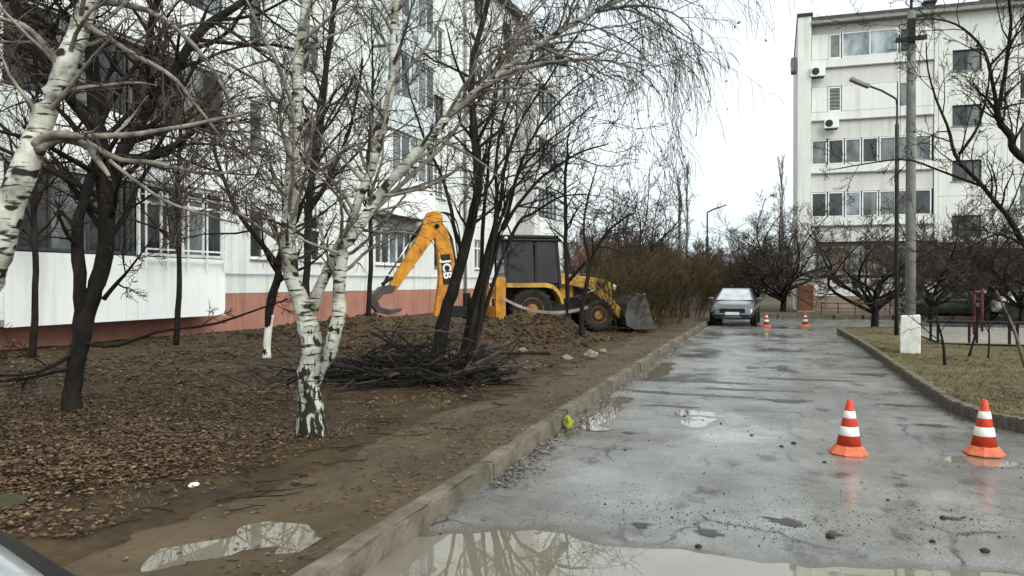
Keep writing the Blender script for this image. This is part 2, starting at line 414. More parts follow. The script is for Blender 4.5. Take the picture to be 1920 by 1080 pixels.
# road with real puddle hollows
PUD = []   # (x, y, rx, ry, depth)
def road_z(x, y):
    z = .010 * nz2(x, y, .55, 2) + .0055 * nz2(x, y, 1.7, 4) + .0022 * nz2(x, y, 6, 7)
    for cx, cy, rx, ry, dp in PUD:
        dd = ((x - cx) / rx) ** 2 + ((y - cy) / ry) ** 2
        if dd < 5: z -= dp * math.exp(-dd * dd * .8)
    return z
PUD += [(.6, 4.22, 3.2, 1.0, .026), (3.2, 4.4, 2.6, 1.05, .026), (-2.15, 10.6, .28, 1.3, .016), (-1.0, 10.4, .45, .8, .013), (-1.55, 8.9, .9, .35, .009), (-2.2, 15.5, .3, 2.2, .014),
        (1.85, 8.6, .35, .25, .014), (-.4, 13.6, .9, .5, .011)]
def road_mat():
    m, n, l, b = principled('wet_worn_asphalt')
    t = n.new('ShaderNodeTexCoord')
    def N(sc, det=6, ro=.65, st=(1, 1, 1), loc=(0, 0, 0)):
        mp = n.new('ShaderNodeMapping'); mp.inputs['Scale'].default_value = st; mp.inputs['Location'].default_value = loc
        q = n.new('ShaderNodeTexNoise'); q.inputs['Scale'].default_value = sc; q.inputs['Detail'].default_value = det; q.inputs['Roughness'].default_value = ro
        l.new(t.outputs['Object'], mp.inputs[0]); l.new(mp.outputs[0], q.inputs['Vector']); return q
    a = N(.8, 8, .7); f = N(60, 3, .6); s = N(2.2, 7, .7, (1, .6, 1), (5, 3, 0)); w = N(.55, 5, .6, (1, .7, 1), (9, 2, 0))
    r = n.new('ShaderNodeValToRGB'); e = r.color_ramp.elements
    e[0].position = .28; e[0].color = (.060, .058, .053, 1); e[1].position = .66; e[1].color = (.225, .220, .203, 1)
    l.new(a.outputs['Fac'], r.inputs[0])
    rf = n.new('ShaderNodeValToRGB'); rf.color_ramp.elements[0].color = (.55, .55, .55, 1); rf.color_ramp.elements[1].color = (1.4, 1.4, 1.4, 1); rf.color_ramp.elements[0].position = .3; rf.color_ramp.elements[1].position = .7
    l.new(f.outputs['Fac'], rf.inputs[0])
    mx = n.new('ShaderNodeMixRGB'); mx.blend_type = 'MULTIPLY'; mx.inputs['Fac'].default_value = 1
    l.new(r.outputs[0], mx.inputs['Color1']); l.new(rf.outputs[0], mx.inputs['Color2'])
    rs = n.new('ShaderNodeValToRGB'); rs.color_ramp.elements[0].position = .555; rs.color_ramp.elements[1].position = .63; rs.color_ramp.elements[1].color = (.85, .85, .85, 1)
    l.new(s.outputs['Fac'], rs.inputs[0])
    m2 = n.new('ShaderNodeMixRGB'); m2.inputs['Color2'].default_value = (.028, .025, .021, 1)   # scabs of dark patched tar
    l.new(rs.outputs[0], m2.inputs['Fac']); l.new(mx.outputs[0], m2.inputs['Color1'])
    # cracks, present only in worn areas
    wv = n.new('ShaderNodeTexVoronoi'); wv.feature = 'DISTANCE_TO_EDGE'; wv.inputs['Scale'].default_value = .9
    dn = N(2.5, 4); dm = n.new('ShaderNodeMixRGB'); dm.inputs['Fac'].default_value = .22; l.new(t.outputs['Object'], dm.inputs['Color1']); l.new(dn.outputs['Color'], dm.inputs['Color2']); l.new(dm.outputs[0], wv.inputs['Vector'])
    cr = n.new('ShaderNodeMapRange'); cr.inputs[1].default_value = .004; cr.inputs[2].default_value = .016; cr.inputs[3].default_value = 1; cr.inputs[4].default_value = 0; l.new(wv.outputs['Distance'], cr.inputs[0])
    cw = N(.7, 3, .5, (1, 1, 1), (17, 4, 0)); cm = n.new('ShaderNodeMapRange'); cm.inputs[1].default_value = .5; cm.inputs[2].default_value = .6; l.new(cw.outputs['Fac'], cm.inputs[0])
    cx_ = n.new('ShaderNodeMath'); cx_.operation = 'MULTIPLY'; l.new(cr.outputs[0], cx_.inputs[0]); l.new(cm.outputs[0], cx_.inputs[1])
    m3 = n.new('ShaderNodeMixRGB'); m3.inputs['Color2'].default_value = (.022, .020, .017, 1); l.new(cx_.outputs[0], m3.inputs['Fac']); l.new(m2.outputs[0], m3.inputs['Color1'])
    # silt left in the hollows, with a ragged rim
    sx = n.new('ShaderNodeSeparateXYZ'); l.new(t.outputs['Object'], sx.inputs[0]); sn = N(4, 6, .7)
    sa = n.new('ShaderNodeMath'); sa.operation = 'MULTIPLY_ADD'; sa.inputs[1].default_value = .012; l.new(sn.outputs['Fac'], sa.inputs[0]); l.new(sx.outputs['Z'], sa.inputs[2])
    sm = n.new('ShaderNodeMapRange'); sm.inputs[1].default_value = -.005; sm.inputs[2].default_value = .001; sm.inputs[3].default_value = .85; sm.inputs[4].default_value = 0; l.new(sa.outputs[0], sm.inputs[0])
    m4 = n.new('ShaderNodeMixRGB'); m4.inputs['Color2'].default_value = (.085, .070, .048, 1); l.new(sm.outputs[0], m4.inputs['Fac']); l.new(m3.outputs[0], m4.inputs['Color1'])
    # muddy wheel tracks along the road
    tn = N(1.0, 6, .65, (1.7, .16, 1), (3, 1, 0)); tm = n.new('ShaderNodeMapRange'); tm.inputs[1].default_value = .52; tm.inputs[2].default_value = .72; tm.inputs[3].default_value = 0; tm.inputs[4].default_value = .55; l.new(tn.outputs['Fac'], tm.inputs[0])
    m5 = n.new('ShaderNodeMixRGB'); m5.inputs['Color2'].default_value = (.075, .066, .052, 1); l.new(tm.outputs[0], m5.inputs['Fac']); l.new(m4.outputs[0], m5.inputs['Color1'])
    l.new(m5.outputs[0], b.inputs['Base Color'])
    mr = n.new('ShaderNodeMapRange'); mr.inputs[1].default_value = .40; mr.inputs[2].default_value = .62; mr.inputs[3].default_value = .10; mr.inputs[4].default_value = .50
    l.new(w.outputs['Fac'], mr.inputs[0]); l.new(mr.outputs[0], b.inputs['Roughness'])
    b.inputs['Specular IOR Level'].default_value = .6
    bp = n.new('ShaderNodeBump'); bp.inputs['Distance'].default_value = .0045
    mb_ = n.new('ShaderNodeMapRange'); mb_.inputs[1].default_value = .40; mb_.inputs[2].default_value = .62; mb_.inputs[3].default_value = .15; mb_.inputs[4].default_value = 1
    l.new(w.outputs['Fac'], mb_.inputs[0]); l.new(mb_.outputs[0], bp.inputs['Strength'])
    l.new(f.outputs['Fac'], bp.inputs['Height']); l.new(bp.outputs[0], b.inputs['Normal'])
    return m
ROAD = road_mat()
xs_r = steps(-2.52, 3.2, .055) + steps(3.2, 40, .6, 3)[1:]
ys_r = [-12, -8, -4, 0] + steps(2.4, 15, .055) + steps(15, 41.2, .12, .3)[1:]
structure(grid_object('road', xs_r, ys_r, road_z, ROAD), 'wet patched asphalt road with puddles and dark scabs')

def water_mat():
    m, n, l, b = principled('muddy_puddle_water')
    b.inputs['Roughness'].default_value = .012; b.inputs['IOR'].default_value = 1.55
    b.inputs['Specular IOR Level'].default_value = 1.0
    t = n.new('ShaderNodeTexCoord'); q = n.new('ShaderNodeTexNoise'); q.inputs['Scale'].default_value = 2; q.inputs['Detail'].default_value = 3
    r = n.new('ShaderNodeValToRGB'); r.color_ramp.elements[0].color = (.13, .112, .08, 1); r.color_ramp.elements[1].color = (.22, .20, .16, 1)
    l.new(t.outputs['Object'], q.inputs['Vector']); l.new(q.outputs['Fac'], r.inputs[0]); l.new(r.outputs[0], b.inputs['Base Color'])
    bp = n.new('ShaderNodeBump'); bp.inputs['Distance'].default_value = .0012; bp.inputs['Strength'].default_value = .4
    l.new(q.outputs['Fac'], bp.inputs['Height']); l.new(bp.outputs[0], b.inputs['Normal'])
    return m
WATER = water_mat()
def disc(name, cx, cy, rx, ry, z, label):
    k = 40; mb = MB()
    mb.add([(cx + rx * math.cos(2 * PI * i / k), cy + ry * math.sin(2 * PI * i / k), z) for i in range(k)], [tuple(range(k))])
    o = mb.build(name, WATER, origin=(cx, cy, z)); structure(o, label); return o
disc('puddle', 1.5, 4.0, 5.2, 1.9, -.0115, 'wide muddy puddle across the road in the foreground')
disc('puddle', -2.0, 10.6, .5, 1.6, -.009, 'bright narrow puddle along the left kerb')
disc('puddle', -1.0, 10.4, .8, 1.0, -.0085, 'small bright puddle in the middle of the road')
disc('puddle', 1.85, 8.6, .5, .4, -.009, 'small puddle beside the right traffic cone')
disc('puddle', -2.1, 15.5, .4, 2.4, -.009, 'puddle strip further along the left kerb')

def tar_mat():
    m = mat('dark_wet_tar', (.050, .047, .041), (.022, .020, .018), 9, .5, .008, rough2=.22, lo=.3, hi=.7, detail=8)
    n, l = m.node_tree.nodes, m.node_tree.links; b = n['Principled BSDF']
    at = n.new('ShaderNodeAttribute'); at.attribute_name = 'wear'
    t = n.new('ShaderNodeTexCoord'); q = n.new('ShaderNodeTexNoise'); q.inputs['Scale'].default_value = 7; q.inputs['Detail'].default_value = 8; q.inputs['Roughness'].default_value = .75
    l.new(t.outputs['Object'], q.inputs['Vector'])
    ad = n.new('ShaderNodeMath'); ad.operation = 'ADD'; l.new(at.outputs['Fac'], ad.inputs[0]); l.new(q.outputs['Fac'], ad.inputs[1])
    mr = n.new('ShaderNodeMapRange'); mr.inputs[1].default_value = .78; mr.inputs[2].default_value = 1.02; l.new(ad.outputs[0], mr.inputs[0]); l.new(mr.outputs[0], b.inputs['Alpha'])
    return m
TAR = tar_mat()
def road_patch(px, py, w, h, seed):
    c = G(px, py, 0); rk = random.Random(seed); k = 26; vs_ = [(c.x, c.y, road_z(c.x, c.y) + .004)]; fs_ = []
    o1 = rk.uniform(0, 60); rings = 4
    for j in range(1, rings + 1):
        for i in range(k):
            a = 2 * PI * i / k; q = (1 + .8 * mnoise.noise((math.cos(a) * 1.3 + o1, math.sin(a) * 1.3, 0)) + .45 * mnoise.noise((math.cos(a) * 4 + o1, math.sin(a) * 4, 3))) * j / rings
            x, y = c.x + math.cos(a) * w * 1.5 * q, c.y + math.sin(a) * h * 1.5 * q; vs_.append((x, y, road_z(x, y) + .004))
    for i in range(k): fs_.append((0, 1 + i, 1 + (i + 1) % k))
    for j in range(rings - 1):
        for i in range(k): fs_.append((1 + j * k + i, 1 + (j + 1) * k + i, 1 + (j + 1) * k + (i + 1) % k, 1 + j * k + (i + 1) % k))
    mb = MB(); mb.add(vs_, fs_); o = mb.build('asphalt_patch', TAR, origin=(c.x, c.y, 0), fix=False); structure(o)
    at = o.data.attributes.new('wear', 'FLOAT', 'POINT'); at.data.foreach_set('value', [.75] + [.75 * (1 - (1 + v // k) / rings) for v in range(k * rings)])
for i, (px, py, w, h) in enumerate(((1755, 799, .26, .10), (1335, 634, .42, .55), (1455, 638, .42, .45), (1462, 658, .5, .4), (1580, 642, 1.3, .12), (1320, 657, .5, .6), (1465, 690, .28, .5), (1690, 761, .28, .12), (1630, 702, .35, .3), (1300, 715, 1.0, .22), (1390, 730, .9, .15), (1230, 735, .5, .2), (1500, 712, 1.1, .14), (1330, 742, .7, .12), (1470, 752, .4, .2), (1200, 985, .10, .08), (1330, 1000, .12, .10), (1560, 1002, .07, .07), (1470, 980, .16, .10), (1785, 974, .08, .06), (1270, 762, .5, .08), (1180, 810, .14, .06), (1410, 690, .2, .35))):
    road_patch(px, py, w, h, 40 + i)

# ------------------------------------------------------------------ left footpath and kerb
PATHM = mat('muddy_footpath', (.105, .077, .045), (.036, .024, .012), 1.3, .85, .035, (1, .7, 1), 9, lo=.30, hi=.68, rough2=.5, bscale=9, dist=.6)
def path_z(x, y):
    z = .148 + .014 * nz2(x, y, .9, 12) + .009 * nz2(x, y, 2.6, 5) + .005 * nz2(x, y, 7, 3)
    dd = ((x + 2.98 + (y - 4.3) * .3) / .26) ** 2 + ((y - 4.3) / .26) ** 2
    d2 = ((x + 3.2 - (y - 3.8) * .5) / .20) ** 2 + ((y - 3.75) / .34) ** 2
    z -= .034 * math.exp(-dd * dd * .7) + .034 * math.exp(-d2 * d2 * .7)
    z += .020 * nz2(x, y, 3.2, 33) + .010 * nz2(x, y, 8, 13)
    edge = (-x - 3.55) / .45                       # sinks under the earth, ragged border
    return z - max(0, edge + .8 * nz2(x, y, .9, 6) + .3 * nz2(x, y, 3, 2)) * .05
structure(grid_object('footpath', steps(-1.78, -.06, .07), steps(-4, 14, .08) + steps(14, 41, .25)[1:], path_z, PATHM, shift=kc), 'muddy asphalt footpath behind the left kerb')
disc('puddle', -3.04, 4.1, .42, .75, .1305, 'pale shallow puddle on the muddy footpath')

KERB = mat('worn_kerb_concrete', (.19, .165, .125), (.055, .046, .033), 3, .9, .012, (1, 3, 1), detail=9, bscale=26, lo=.3, hi=.7)
kerb_meshes = []
for k in range(4):
    rk = random.Random(k)
    bm = bmesh.new(); bmesh.ops.create_cube(bm, size=1)
    bmesh.ops.scale(bm, vec=(.145, .975, .34), verts=bm.verts)
    bmesh.ops.bevel(bm, geom=[e for e in bm.edges], offset=.014, segments=2, affect='EDGES')
    bmesh.ops.subdivide_edges(bm, edges=[e for e in bm.edges if e.calc_length() > .5], cuts=14)
    for v in bm.verts: v.co += Vector((rk.uniform(-.010, .008), rk.uniform(-.006, .004), rk.uniform(-.012, .004)))
    me = bpy.data.meshes.new('kerb_stone'); bm.to_mesh(me); bm.free(); me.materials.append(KERB); kerb_meshes.append(me)
def kerb_line(pts, label, step=1.0, top=.16):
    root = bpy.data.objects.new('kerb', None); COL.objects.link(root); structure(root, label)
    L = [Vector((*p, 0)) for p in pts]; acc = []
    for a, b in zip(L, L[1:]):
        n = max(2, int((b - a).length / .05)); acc += [a.lerp(b, i / n) for i in range(n)]
    acc.append(L[-1]); dist = 0; last = acc[0]; cur = [acc[0]]
    for p in acc[1:]:
        if (p - cur[0]).length >= step:
            a = cur[0]; m = (a + p) / 2
            o = bpy.data.objects.new('kerb_stone', RNG.choice(kerb_meshes)); link(o, root)
            o.location = (m.x + RNG.uniform(-.006, .006), m.y, top - .17 + RNG.uniform(-.008, .006)); dd = p - a
            o.rotation_euler = (RNG.uniform(-.002, .002), RNG.uniform(-.02, .02), math.atan2(dd.y, dd.x) - PI / 2 + RNG.uniform(-.003, .003))
            o.scale = (1, (step - .012) / .975, 1)
            cur = [p]
    return root
kerb_line([(kc(y), y) for y in (-2.55, 0, 3, 6, 7, 8, 9.5, 12, 16, 20, 26, 33, 40)], 'long line of worn kerb stones along the left footpath', step=2.95)
RK = [(40, 8.5), (9, 8.62), (5.5, 8.9), (4.2, 9.2), (3.3, 9.62), (2.75, 10.1), (2.4, 10.7), (2.24, 11.5), (2.19, 13), (2.19, 18), (2.17, 23), (2.05, 27), (2.0, 29.2), (2.15, 29.9), (2.6, 30.3), (3.4, 30.5), (4.4, 30.55)]
kerb_line(RK[1:], 'curved line of kerb stones round the right grass island', step=.8)
kerb_line([(-2.4, 40.2), (30, 40.2)], 'far kerb stones across the side street before the right building', step=1.2, top=.2)

# ------------------------------------------------------------------ right grass island, apron and far verge
def kx(y):
    P = [(b, a) for a, b in RK]
    for (y0, x0), (y1, x1) in zip(P, P[1:]):
        if y0 <= y <= y1: return x0 + (x1 - x0) * (y - y0) / max(1e-6, y1 - y0)
    return 2.2
GRASSM = mat('thin_winter_turf', (.135, .115, .050), (.062, .048, .026), 1.1, .95, .03, detail=9, lo=.32, hi=.66, bscale=18)
rows = steps(8.66, 14, .1) + steps(14, 30.35, .2)[1:]
V = []; nxr = 70
def isl_z(x, y): return .145 + .03 * nz2(x, y, .6, 4) + .016 * nz2(x, y, 2.4, 8) + .02 * max(0, min(1, (x - 2.4) / 2))
for y in rows:
    x0 = kx(y) + .06
    for i in range(nxr):
        t = (i / (nxr - 1)) ** 1.8; x = x0 + (34 - x0) * t; V.append((x, y, isl_z(x, y) if i else .13))
i = np.arange(nxr - 1); j = np.arange(len(rows) - 1); a = (j[:, None] * nxr + i[None]).ravel()
me = np_mesh('lawn', V, np.stack([a, a + 1, a + nxr + 1, a + nxr], -1), True); me.materials.append(GRASSM)
structure(link(bpy.data.objects.new('lawn', me)), 'thin yellowish winter lawn on the right island')
APRON = mat('pale_worn_paving', (.27, .25, .215), (.17, .155, .13), 1.6, .7, .004, lo=.3, hi=.7)
structure(grid_object('apron', steps(3.9, 34, .6), steps(22.2, 30.3, .4), lambda x, y: .192 + .008 * nz2(x, y, .7, 2), APRON), 'pale paved apron behind the right lawn')
VERGE = mat('far_verge_earth', (.13, .105, .065), (.075, .058, .038), .9, .95, .02)
structure(grid_object('verge', steps(-2.4, 34, 1.0), steps(40.25, 46.0, .5), lambda x, y: .20 + .05 * nz2(x, y, .7, 2), VERGE), 'narrow earth verge in front of the right apartment block')
structure(grid_object('far_verge', steps(-14, -2.4, 1.0), steps(41.0, 110, 2), lambda x, y: .12 + .08 * nz2(x, y, .4, 2), FAR_G), 'rough verge beyond the hedge')

# ------------------------------------------------------------------ buildings
class Facade:
    """u runs along the wall, n outward, z up; T maps to the building's own coordinates"""
    def __init__(s, root, T): s.root = root; s.T = T
    def box(s, mb, u0, u1, n0, n1, z0, z1):
        a, b = s.T(u0, n0, z0), s.T(u1, n1, z1)
        mb.box2([min(p, q) for p, q in zip(a, b)], [max(p, q) for p, q in zip(a, b)]); return mb
    def panel(s, u0, u1, z0, z1, holes, m, name='wall_panel', n=0.0, depth=.2, gap=.008):
        u0 += gap; u1 -= gap; z0 += gap; z1 -= gap
        us = sorted({u0, u1, *[h[0] for h in holes], *[h[1] for h in holes]}); zs = sorted({z0, z1, *[h[2] for h in holes], *[h[3] for h in holes]})
        mb = MB()
        for a, b in zip(us, us[1:]):
            for c, d in zip(zs, zs[1:]):
                if any(h[0] <= a + 1e-5 and b <= h[1] + 1e-5 and h[2] <= c + 1e-5 and d <= h[3] + 1e-5 for h in holes): continue
                mb.add([s.T(a, n, c), s.T(b, n, c), s.T(b, n, d), s.T(a, n, d)], [(0, 1, 2, 3)])
        rings = [(h, depth) for h in holes] + [((u0, u1, z0, z1), .06)]
        for (a, b, c, d), dp in rings:
            q = [(a, c), (b, c), (b, d), (a, d)]
            for (p0, r0), (p1, r1) in zip(q, q[1:] + q[:1]):
                mb.add([s.T(p0, n, r0), s.T(p1, n, r1), s.T(p1, n - dp, r1), s.T(p0, n - dp, r0)], [(0, 1, 2, 3)])
        return mb.build(name, m, s.root, fix=False)
    def window(s, u0, u1, z0, z1, nd, n=-.10, fm=None, panes=(), fw=.07, transom=None, sill=True, name='window'):
        mb = MB(); fm = fm or WHITE_PVC; th = .07
        s.box(mb, u0, u1, n - th, n, z0, z0 + fw); s.box(mb, u0, u1, n - th, n, z1 - fw, z1)
        cuts = [u0 + (u1 - u0) * k / nd for k in range(nd + 1)]
        for k, c in enumerate(cuts):
            w = fw if 0 < k < nd else fw * 2; a = max(u0, c - w / 2); b = min(u1, c + w / 2)
            s.box(mb, a, b, n - th + .004, n - .004, z0 + fw, z1 - fw)
        if transom: s.box(mb, u0 + fw, u1 - fw, n - th + .007, n - .007, transom - fw / 2, transom + fw / 2)
        w = mb.build(name, fm, s.root)
        for k in range(nd):
            g = MB(); zz = [(z0 + fw, z1 - fw)] if not transom else [(z0 + fw, transom - fw / 2), (transom + fw / 2, z1 - fw)]
            for a, b in zz:
                g = MB(); s.box(g, cuts[k] + fw * .45, cuts[k + 1] - fw * .45, n - .05, n - .038, a - .01, b + .01)
                g.build('pane', panes[k % len(panes)], w)
        if sill:
            g = MB(); s.box(g, u0 - .05, u1 + .05, n, .06, z0 - .05, z0 - .005); g.build('sill', CONC, w)
        return w

# ---- left block
LX, U0, U1 = -15.3, 4.0, 58.4
lb = thing('apartment_block', 'long pale five storey apartment block with terracotta plinth behind the birches', 'building', (LX, 0, 0))
LF = Facade(lb, lambda u, n, z: (n, u, z))
PITCH, PB = 3.3, 1.37
mb = MB(); LF.box(mb, U0, U1, -12, -.25, 0, 18.0); mb.build('core_wall', CONC, lb)
mb = MB(); LF.box(mb, U0 - .3, U1 + .3, -12.3, .35, 18.0, 18.35); rf = mb.build('roof', ROOF_D, lb)
mb = MB(); LF.box(mb, U0, U1, -.25, -.012, 0, PB); mb.build('plinth', W_TERRA, lb)
BAYS = [  # u0, u1, window (a, b) or None, divisions
    (U0, 8.4, (5.4, 7.2), 2), (8.4, 11.9, (9.4, 11.2), 2), (11.9, 18.7, (13.5, 16.8), 3), (18.7, 22.9, (20.75, 21.55), 1), (22.9, 27.6, (23.67, 24.85), 2),
    (27.6, 33.6, (28.8, 32.3), 5), (33.6, 38.9, (34.6, 35.9), 2), (38.9, 43.6, (37.9 + 2.0, 41.4), 2), (43.6, 49.0, (44.6, 46.1), 2), (49.0, 54.0, (49.6, 52.6), 4), (54.0, U1, (55.2, 56.8), 2)]
rr = random.Random(5)
for k in range(5):
    zb = PB + PITCH * k; zs, zh = 2.42 + PITCH * k, 4.0 + PITCH * k
    for (a, b, w, nd) in BAYS:
        fwid = .11 if nd == 5 else .08
        top = zb + PITCH if k < 4 else 18.0
        hole = [(w[0], w[1], zs, zh)]
        LF.panel(a, b, zb, top, hole, W_LEFT)
        pal = [rr.choice([GLASS_D, GLASS_D, GLASS_M]) for _ in range(nd)]
        fm = WHITE_PVC if rr.random() < .6 else GREY_FRAME
        if nd == 5: fm = WHITE_PVC
        LF.window(w[0], w[1], zs, zh, nd, panes=pal, fm=fm, fw=fwid, transom=(zh - .45 if nd == 2 and rr.random() < .4 else None))
# projecting balconies: near one (clear of the plinth) and two further along
def balcony(u0, u1, proj, k, parts, zb0=.95, par=W_BALC):
    z0 = zb0 + PITCH * k; zs = z0 + 1.38; zh = z0 + PITCH - .12
    mb = MB(); LF.box(mb, u0, u1, .012, proj - .05, z0 - .14, z0); mb.build('balcony_slab', CONC, lb)
    c = u0
    for (w, nd, fm, gl, grille) in parts:
        e = c + w
        LF.panel(c, e, z0 - .16, zs, [], par, 'balcony_parapet', n=proj)
        wd = LF.window(c + .06, e - .06, zs + .02, zh, nd, n=proj - .03, fm=fm, panes=gl, transom=zh - .48 if grille else None, sill=False)
        if grille:
            g = MB()
            for t in range(5):
                uu = c + .15 + (w - .3) * t / 4
                LF.box(g, uu - .02, uu + .02, proj + .10, proj + .13, zs - .28, zh - .02)
            for zz in (zs - .08, zs + .18, zh - .30):
                LF.box(g, c + .12, e - .12, proj + .105, proj + .125, zz - .022, zz + .022)
            for uu in (c + .15, e - .15):
                for zz in (zs - .08, zh - .30): LF.box(g, uu - .015, uu + .015, proj, proj + .11, zz - .014, zz + .014)
            g.build('window_grille', WHITE_PVC, lb)
        c = e
    for uu in (u0, u1):   # closed ends
        LF.box(MB(), uu, uu, 0, 0, 0, 0)
        mb = MB(); LF.box(mb, uu - .03 if uu == u1 else uu, uu if uu == u1 else uu + .03, .012, proj - .075, z0, zh); mb.build('balcony_end', par, lb)
    mb = MB(); LF.box(mb, u0 - .03, u1 + .03, .012, proj + .03, zh + .01, zh + .06); mb.build('balcony_roof', ROOF_D if k else CONC, lb)
balcony(11.9, 18.55, .8, 0, [(3.1, 3, GREY_FRAME, [GLASS_D, GLASS_M, GLASS_D], 0), (.35, 1, GREY_FRAME, [GLASS_D], 0), (3.2, 4, WHITE_PVC, [GLASS_D, GLASS_D, GLASS_M], 1)])
balcony(11.9, 18.55, .8, 1, [(3.2, 3, GREY_FRAME, [GLASS_D, GLASS_M], 0), (3.45, 4, RUST_BALC, [GLASS_D, GLASS_D, GLASS_M], 0)], par=RUST_BALC if False else W_BALC)
for k in (2, 3, 4): balcony(11.9, 18.55, .8, k, [(3.2, 3, WHITE_PVC, [GLASS_D, GLASS_M], 0), (3.45, 4, GREY_FRAME, [GLASS_D, GLASS_M], 0)])
for k in (1, 2, 3, 4): balcony(28.5, 32.7, .9, k, [(4.2, 5, BLUE_BALC if k != 1 else WHITE_PVC, [GLASS_M, GLASS_D, GLASS_L], 0)], zb0=1.25, par=BLUE_BALC if k in (2, 3) else W_BALC)
for k in (1, 2, 3, 4): balcony(49.2, 53.2, .9, k, [(4.0, 4, GREY_FRAME, [GLASS_D, GLASS_M], 0)], zb0=1.25)
mb = MB(); mb.tube([(.12, 38.3, 0.1), (.12, 38.3, 18)], .07, 8); mb.build('downpipe', CONC, lb, True)
mb = MB(); mb.tube([(.06, 18.9, 1.95), (.06, 30.9, 1.95), (.06, 58, 1.95)], .02, 6); mb.build('gas_pipe', mat('pale_blue_pipe', (.32, .42, .5), None, 5, .5), lb, True)
mb = MB(); LF.box(mb, 47.0, 47.6, -.01, 1.0, PB, 18.0); mb.build('stair_pier', wall_mat('mauve_render', (.50, .48, .48), (.42, .40, .40), (.34, .33, .33)), lb)

# ---- right block (facade faces the camera, at Y = 45.6)
RY0 = 45.6
rb = thing('apartment_block', 'cream five storey apartment block with glazed loggias at the end of the road', 'building', (0, RY0, 0))
RF = Facade(rb, lambda u, n, z: (u, -n, z))
RTOP = 15.35
mb = MB(); RF.box(mb, 1.25, 34, -12, -.9, 0, RTOP); mb.build('core_wall', W_RIGHT, rb)
mb = MB(); RF.box(mb, 1.05, 1.72, -12.2, .35, 0, RTOP + .45); mb.build('end_wall', W_RIGHT, rb)
mb = MB(); RF.box(mb, 1.0, 1.8, -12.2, .42, RTOP + .46, RTOP + .62); mb.build('end_wall_cap', METAL_D, rb)
mb = MB(); RF.box(mb, 1.73, 34, -12, .45, RTOP, RTOP + .16); RF.box(mb, 1.73, 34, -11.8, .25, RTOP + .17, RTOP + .34); rf = mb.build('roof', CONC, rb)
g = MB(); RF.box(g, 1.75, 34, .24, .30, RTOP + .18, RTOP + .40); g.build('roof_edging', ROOF_D, rf)
for uu in (7.6, 10.3, 15.0):
    g = MB(); RF.box(g, uu - .25, uu + .25, -1.6, -1.1, RTOP + .36, RTOP + 1.0); RF.box(g, uu - .33, uu + .33, -1.68, -1.02, RTOP + 1.02, RTOP + 1.12); g.build('roof_vent', METAL_D, rf)
# side pier between the loggia bay and the stair bay
mb = MB(); RF.box(mb, 7.62, 7.80, -.9, .05, 3.9, RTOP - .002); mb.build('loggia_pier', W_RIGHT, rb)
PIT2 = 2.79
def lev(k): return 5.17 + PIT2 * k     # loggia window sill
LBAY = (1.73, 7.6)
for k in range(4):
    zs = lev(k); zh = zs + 1.33
    pz0 = zs - 1.46 if k else 3.85
    RF.panel(LBAY[0], LBAY[1], pz0, zs - .45, [], W_RIGHT2, 'loggia_parapet', n=-.02, gap=.01)
    RF.panel(LBAY[0], LBAY[1], zs - .44, zs - .01, [], SIDING, 'loggia_apron', n=.05, gap=.006)
    mb = MB(); RF.box(mb, LBAY[0], LBAY[1], -.8, .11, zs - .50, zs - .445); mb.build('loggia_ledge', CONC, rb)
def rwin(a, b, k, gl, fm=None, nd=1): RF.window(a, b, lev(k), lev(k) + 1.31, nd, n=.03, fm=fm or WHITE_PVC, panes=gl, sill=False, fw=.06)
def rsid(a, b, k): RF.panel(a, b, lev(k), lev(k) + 1.32, [], SIDING, 'loggia_siding', n=.03, gap=.006)
# second floor
for t, gl in enumerate([GLASS_D, GLASS_D, GLASS_L, GLASS_M, GLASS_M, GLASS_M, GLASS_D]):
    rwin(1.75 + t * .83, 1.75 + (t + 1) * .83 - .06, 0, [gl])
# third floor
for t, gl in enumerate([GLASS_M, GLASS_D, GLASS_M, GLASS_D, GLASS_M, GLASS_M, GLASS_M]):
    rwin(1.75 + t * .83, 1.75 + (t + 1) * .83 - .06, 1, [gl])
# fourth floor: siding with one louvred light
rsid(1.75, 2.55, 2); rsid(3.25, 5.9, 2)
RF.window(2.58, 3.22, lev(2), lev(2) + 1.3, 1, n=.0, fm=WHITE_PVC, panes=[SHUT], sill=False)
rwin(5.95, 6.7, 2, [GLASS_M]); rsid(6.75, 7.6, 2)
for zz in range(6):
    mb = MB(); RF.box(mb, 2.66, 3.14, -.03, .005, lev(2) + .14 + zz * .19, lev(2) + .17 + zz * .19); mb.build('slat', CONC, rb)
# fifth floor: siding, louvre, long pale glazing
rsid(1.75, 2.6, 3); RF.window(2.62, 3.2, lev(3), lev(3) + 1.3, 1, n=.0, fm=WHITE_PVC, panes=[SHUT], sill=False)
RF.window(3.25, 5.95, lev(3), lev(3) + 1.31, 2, n=.03, panes=[GLASS_L], sill=False, fw=.06); rwin(6.0, 6.7, 3, [GLASS_D]); rsid(6.75, 7.6, 3)
RF.panel(LBAY[0], LBAY[1], lev(3) + 1.33, RTOP - .01, [], W_RIGHT2, 'loggia_parapet', n=-.1, gap=.005)
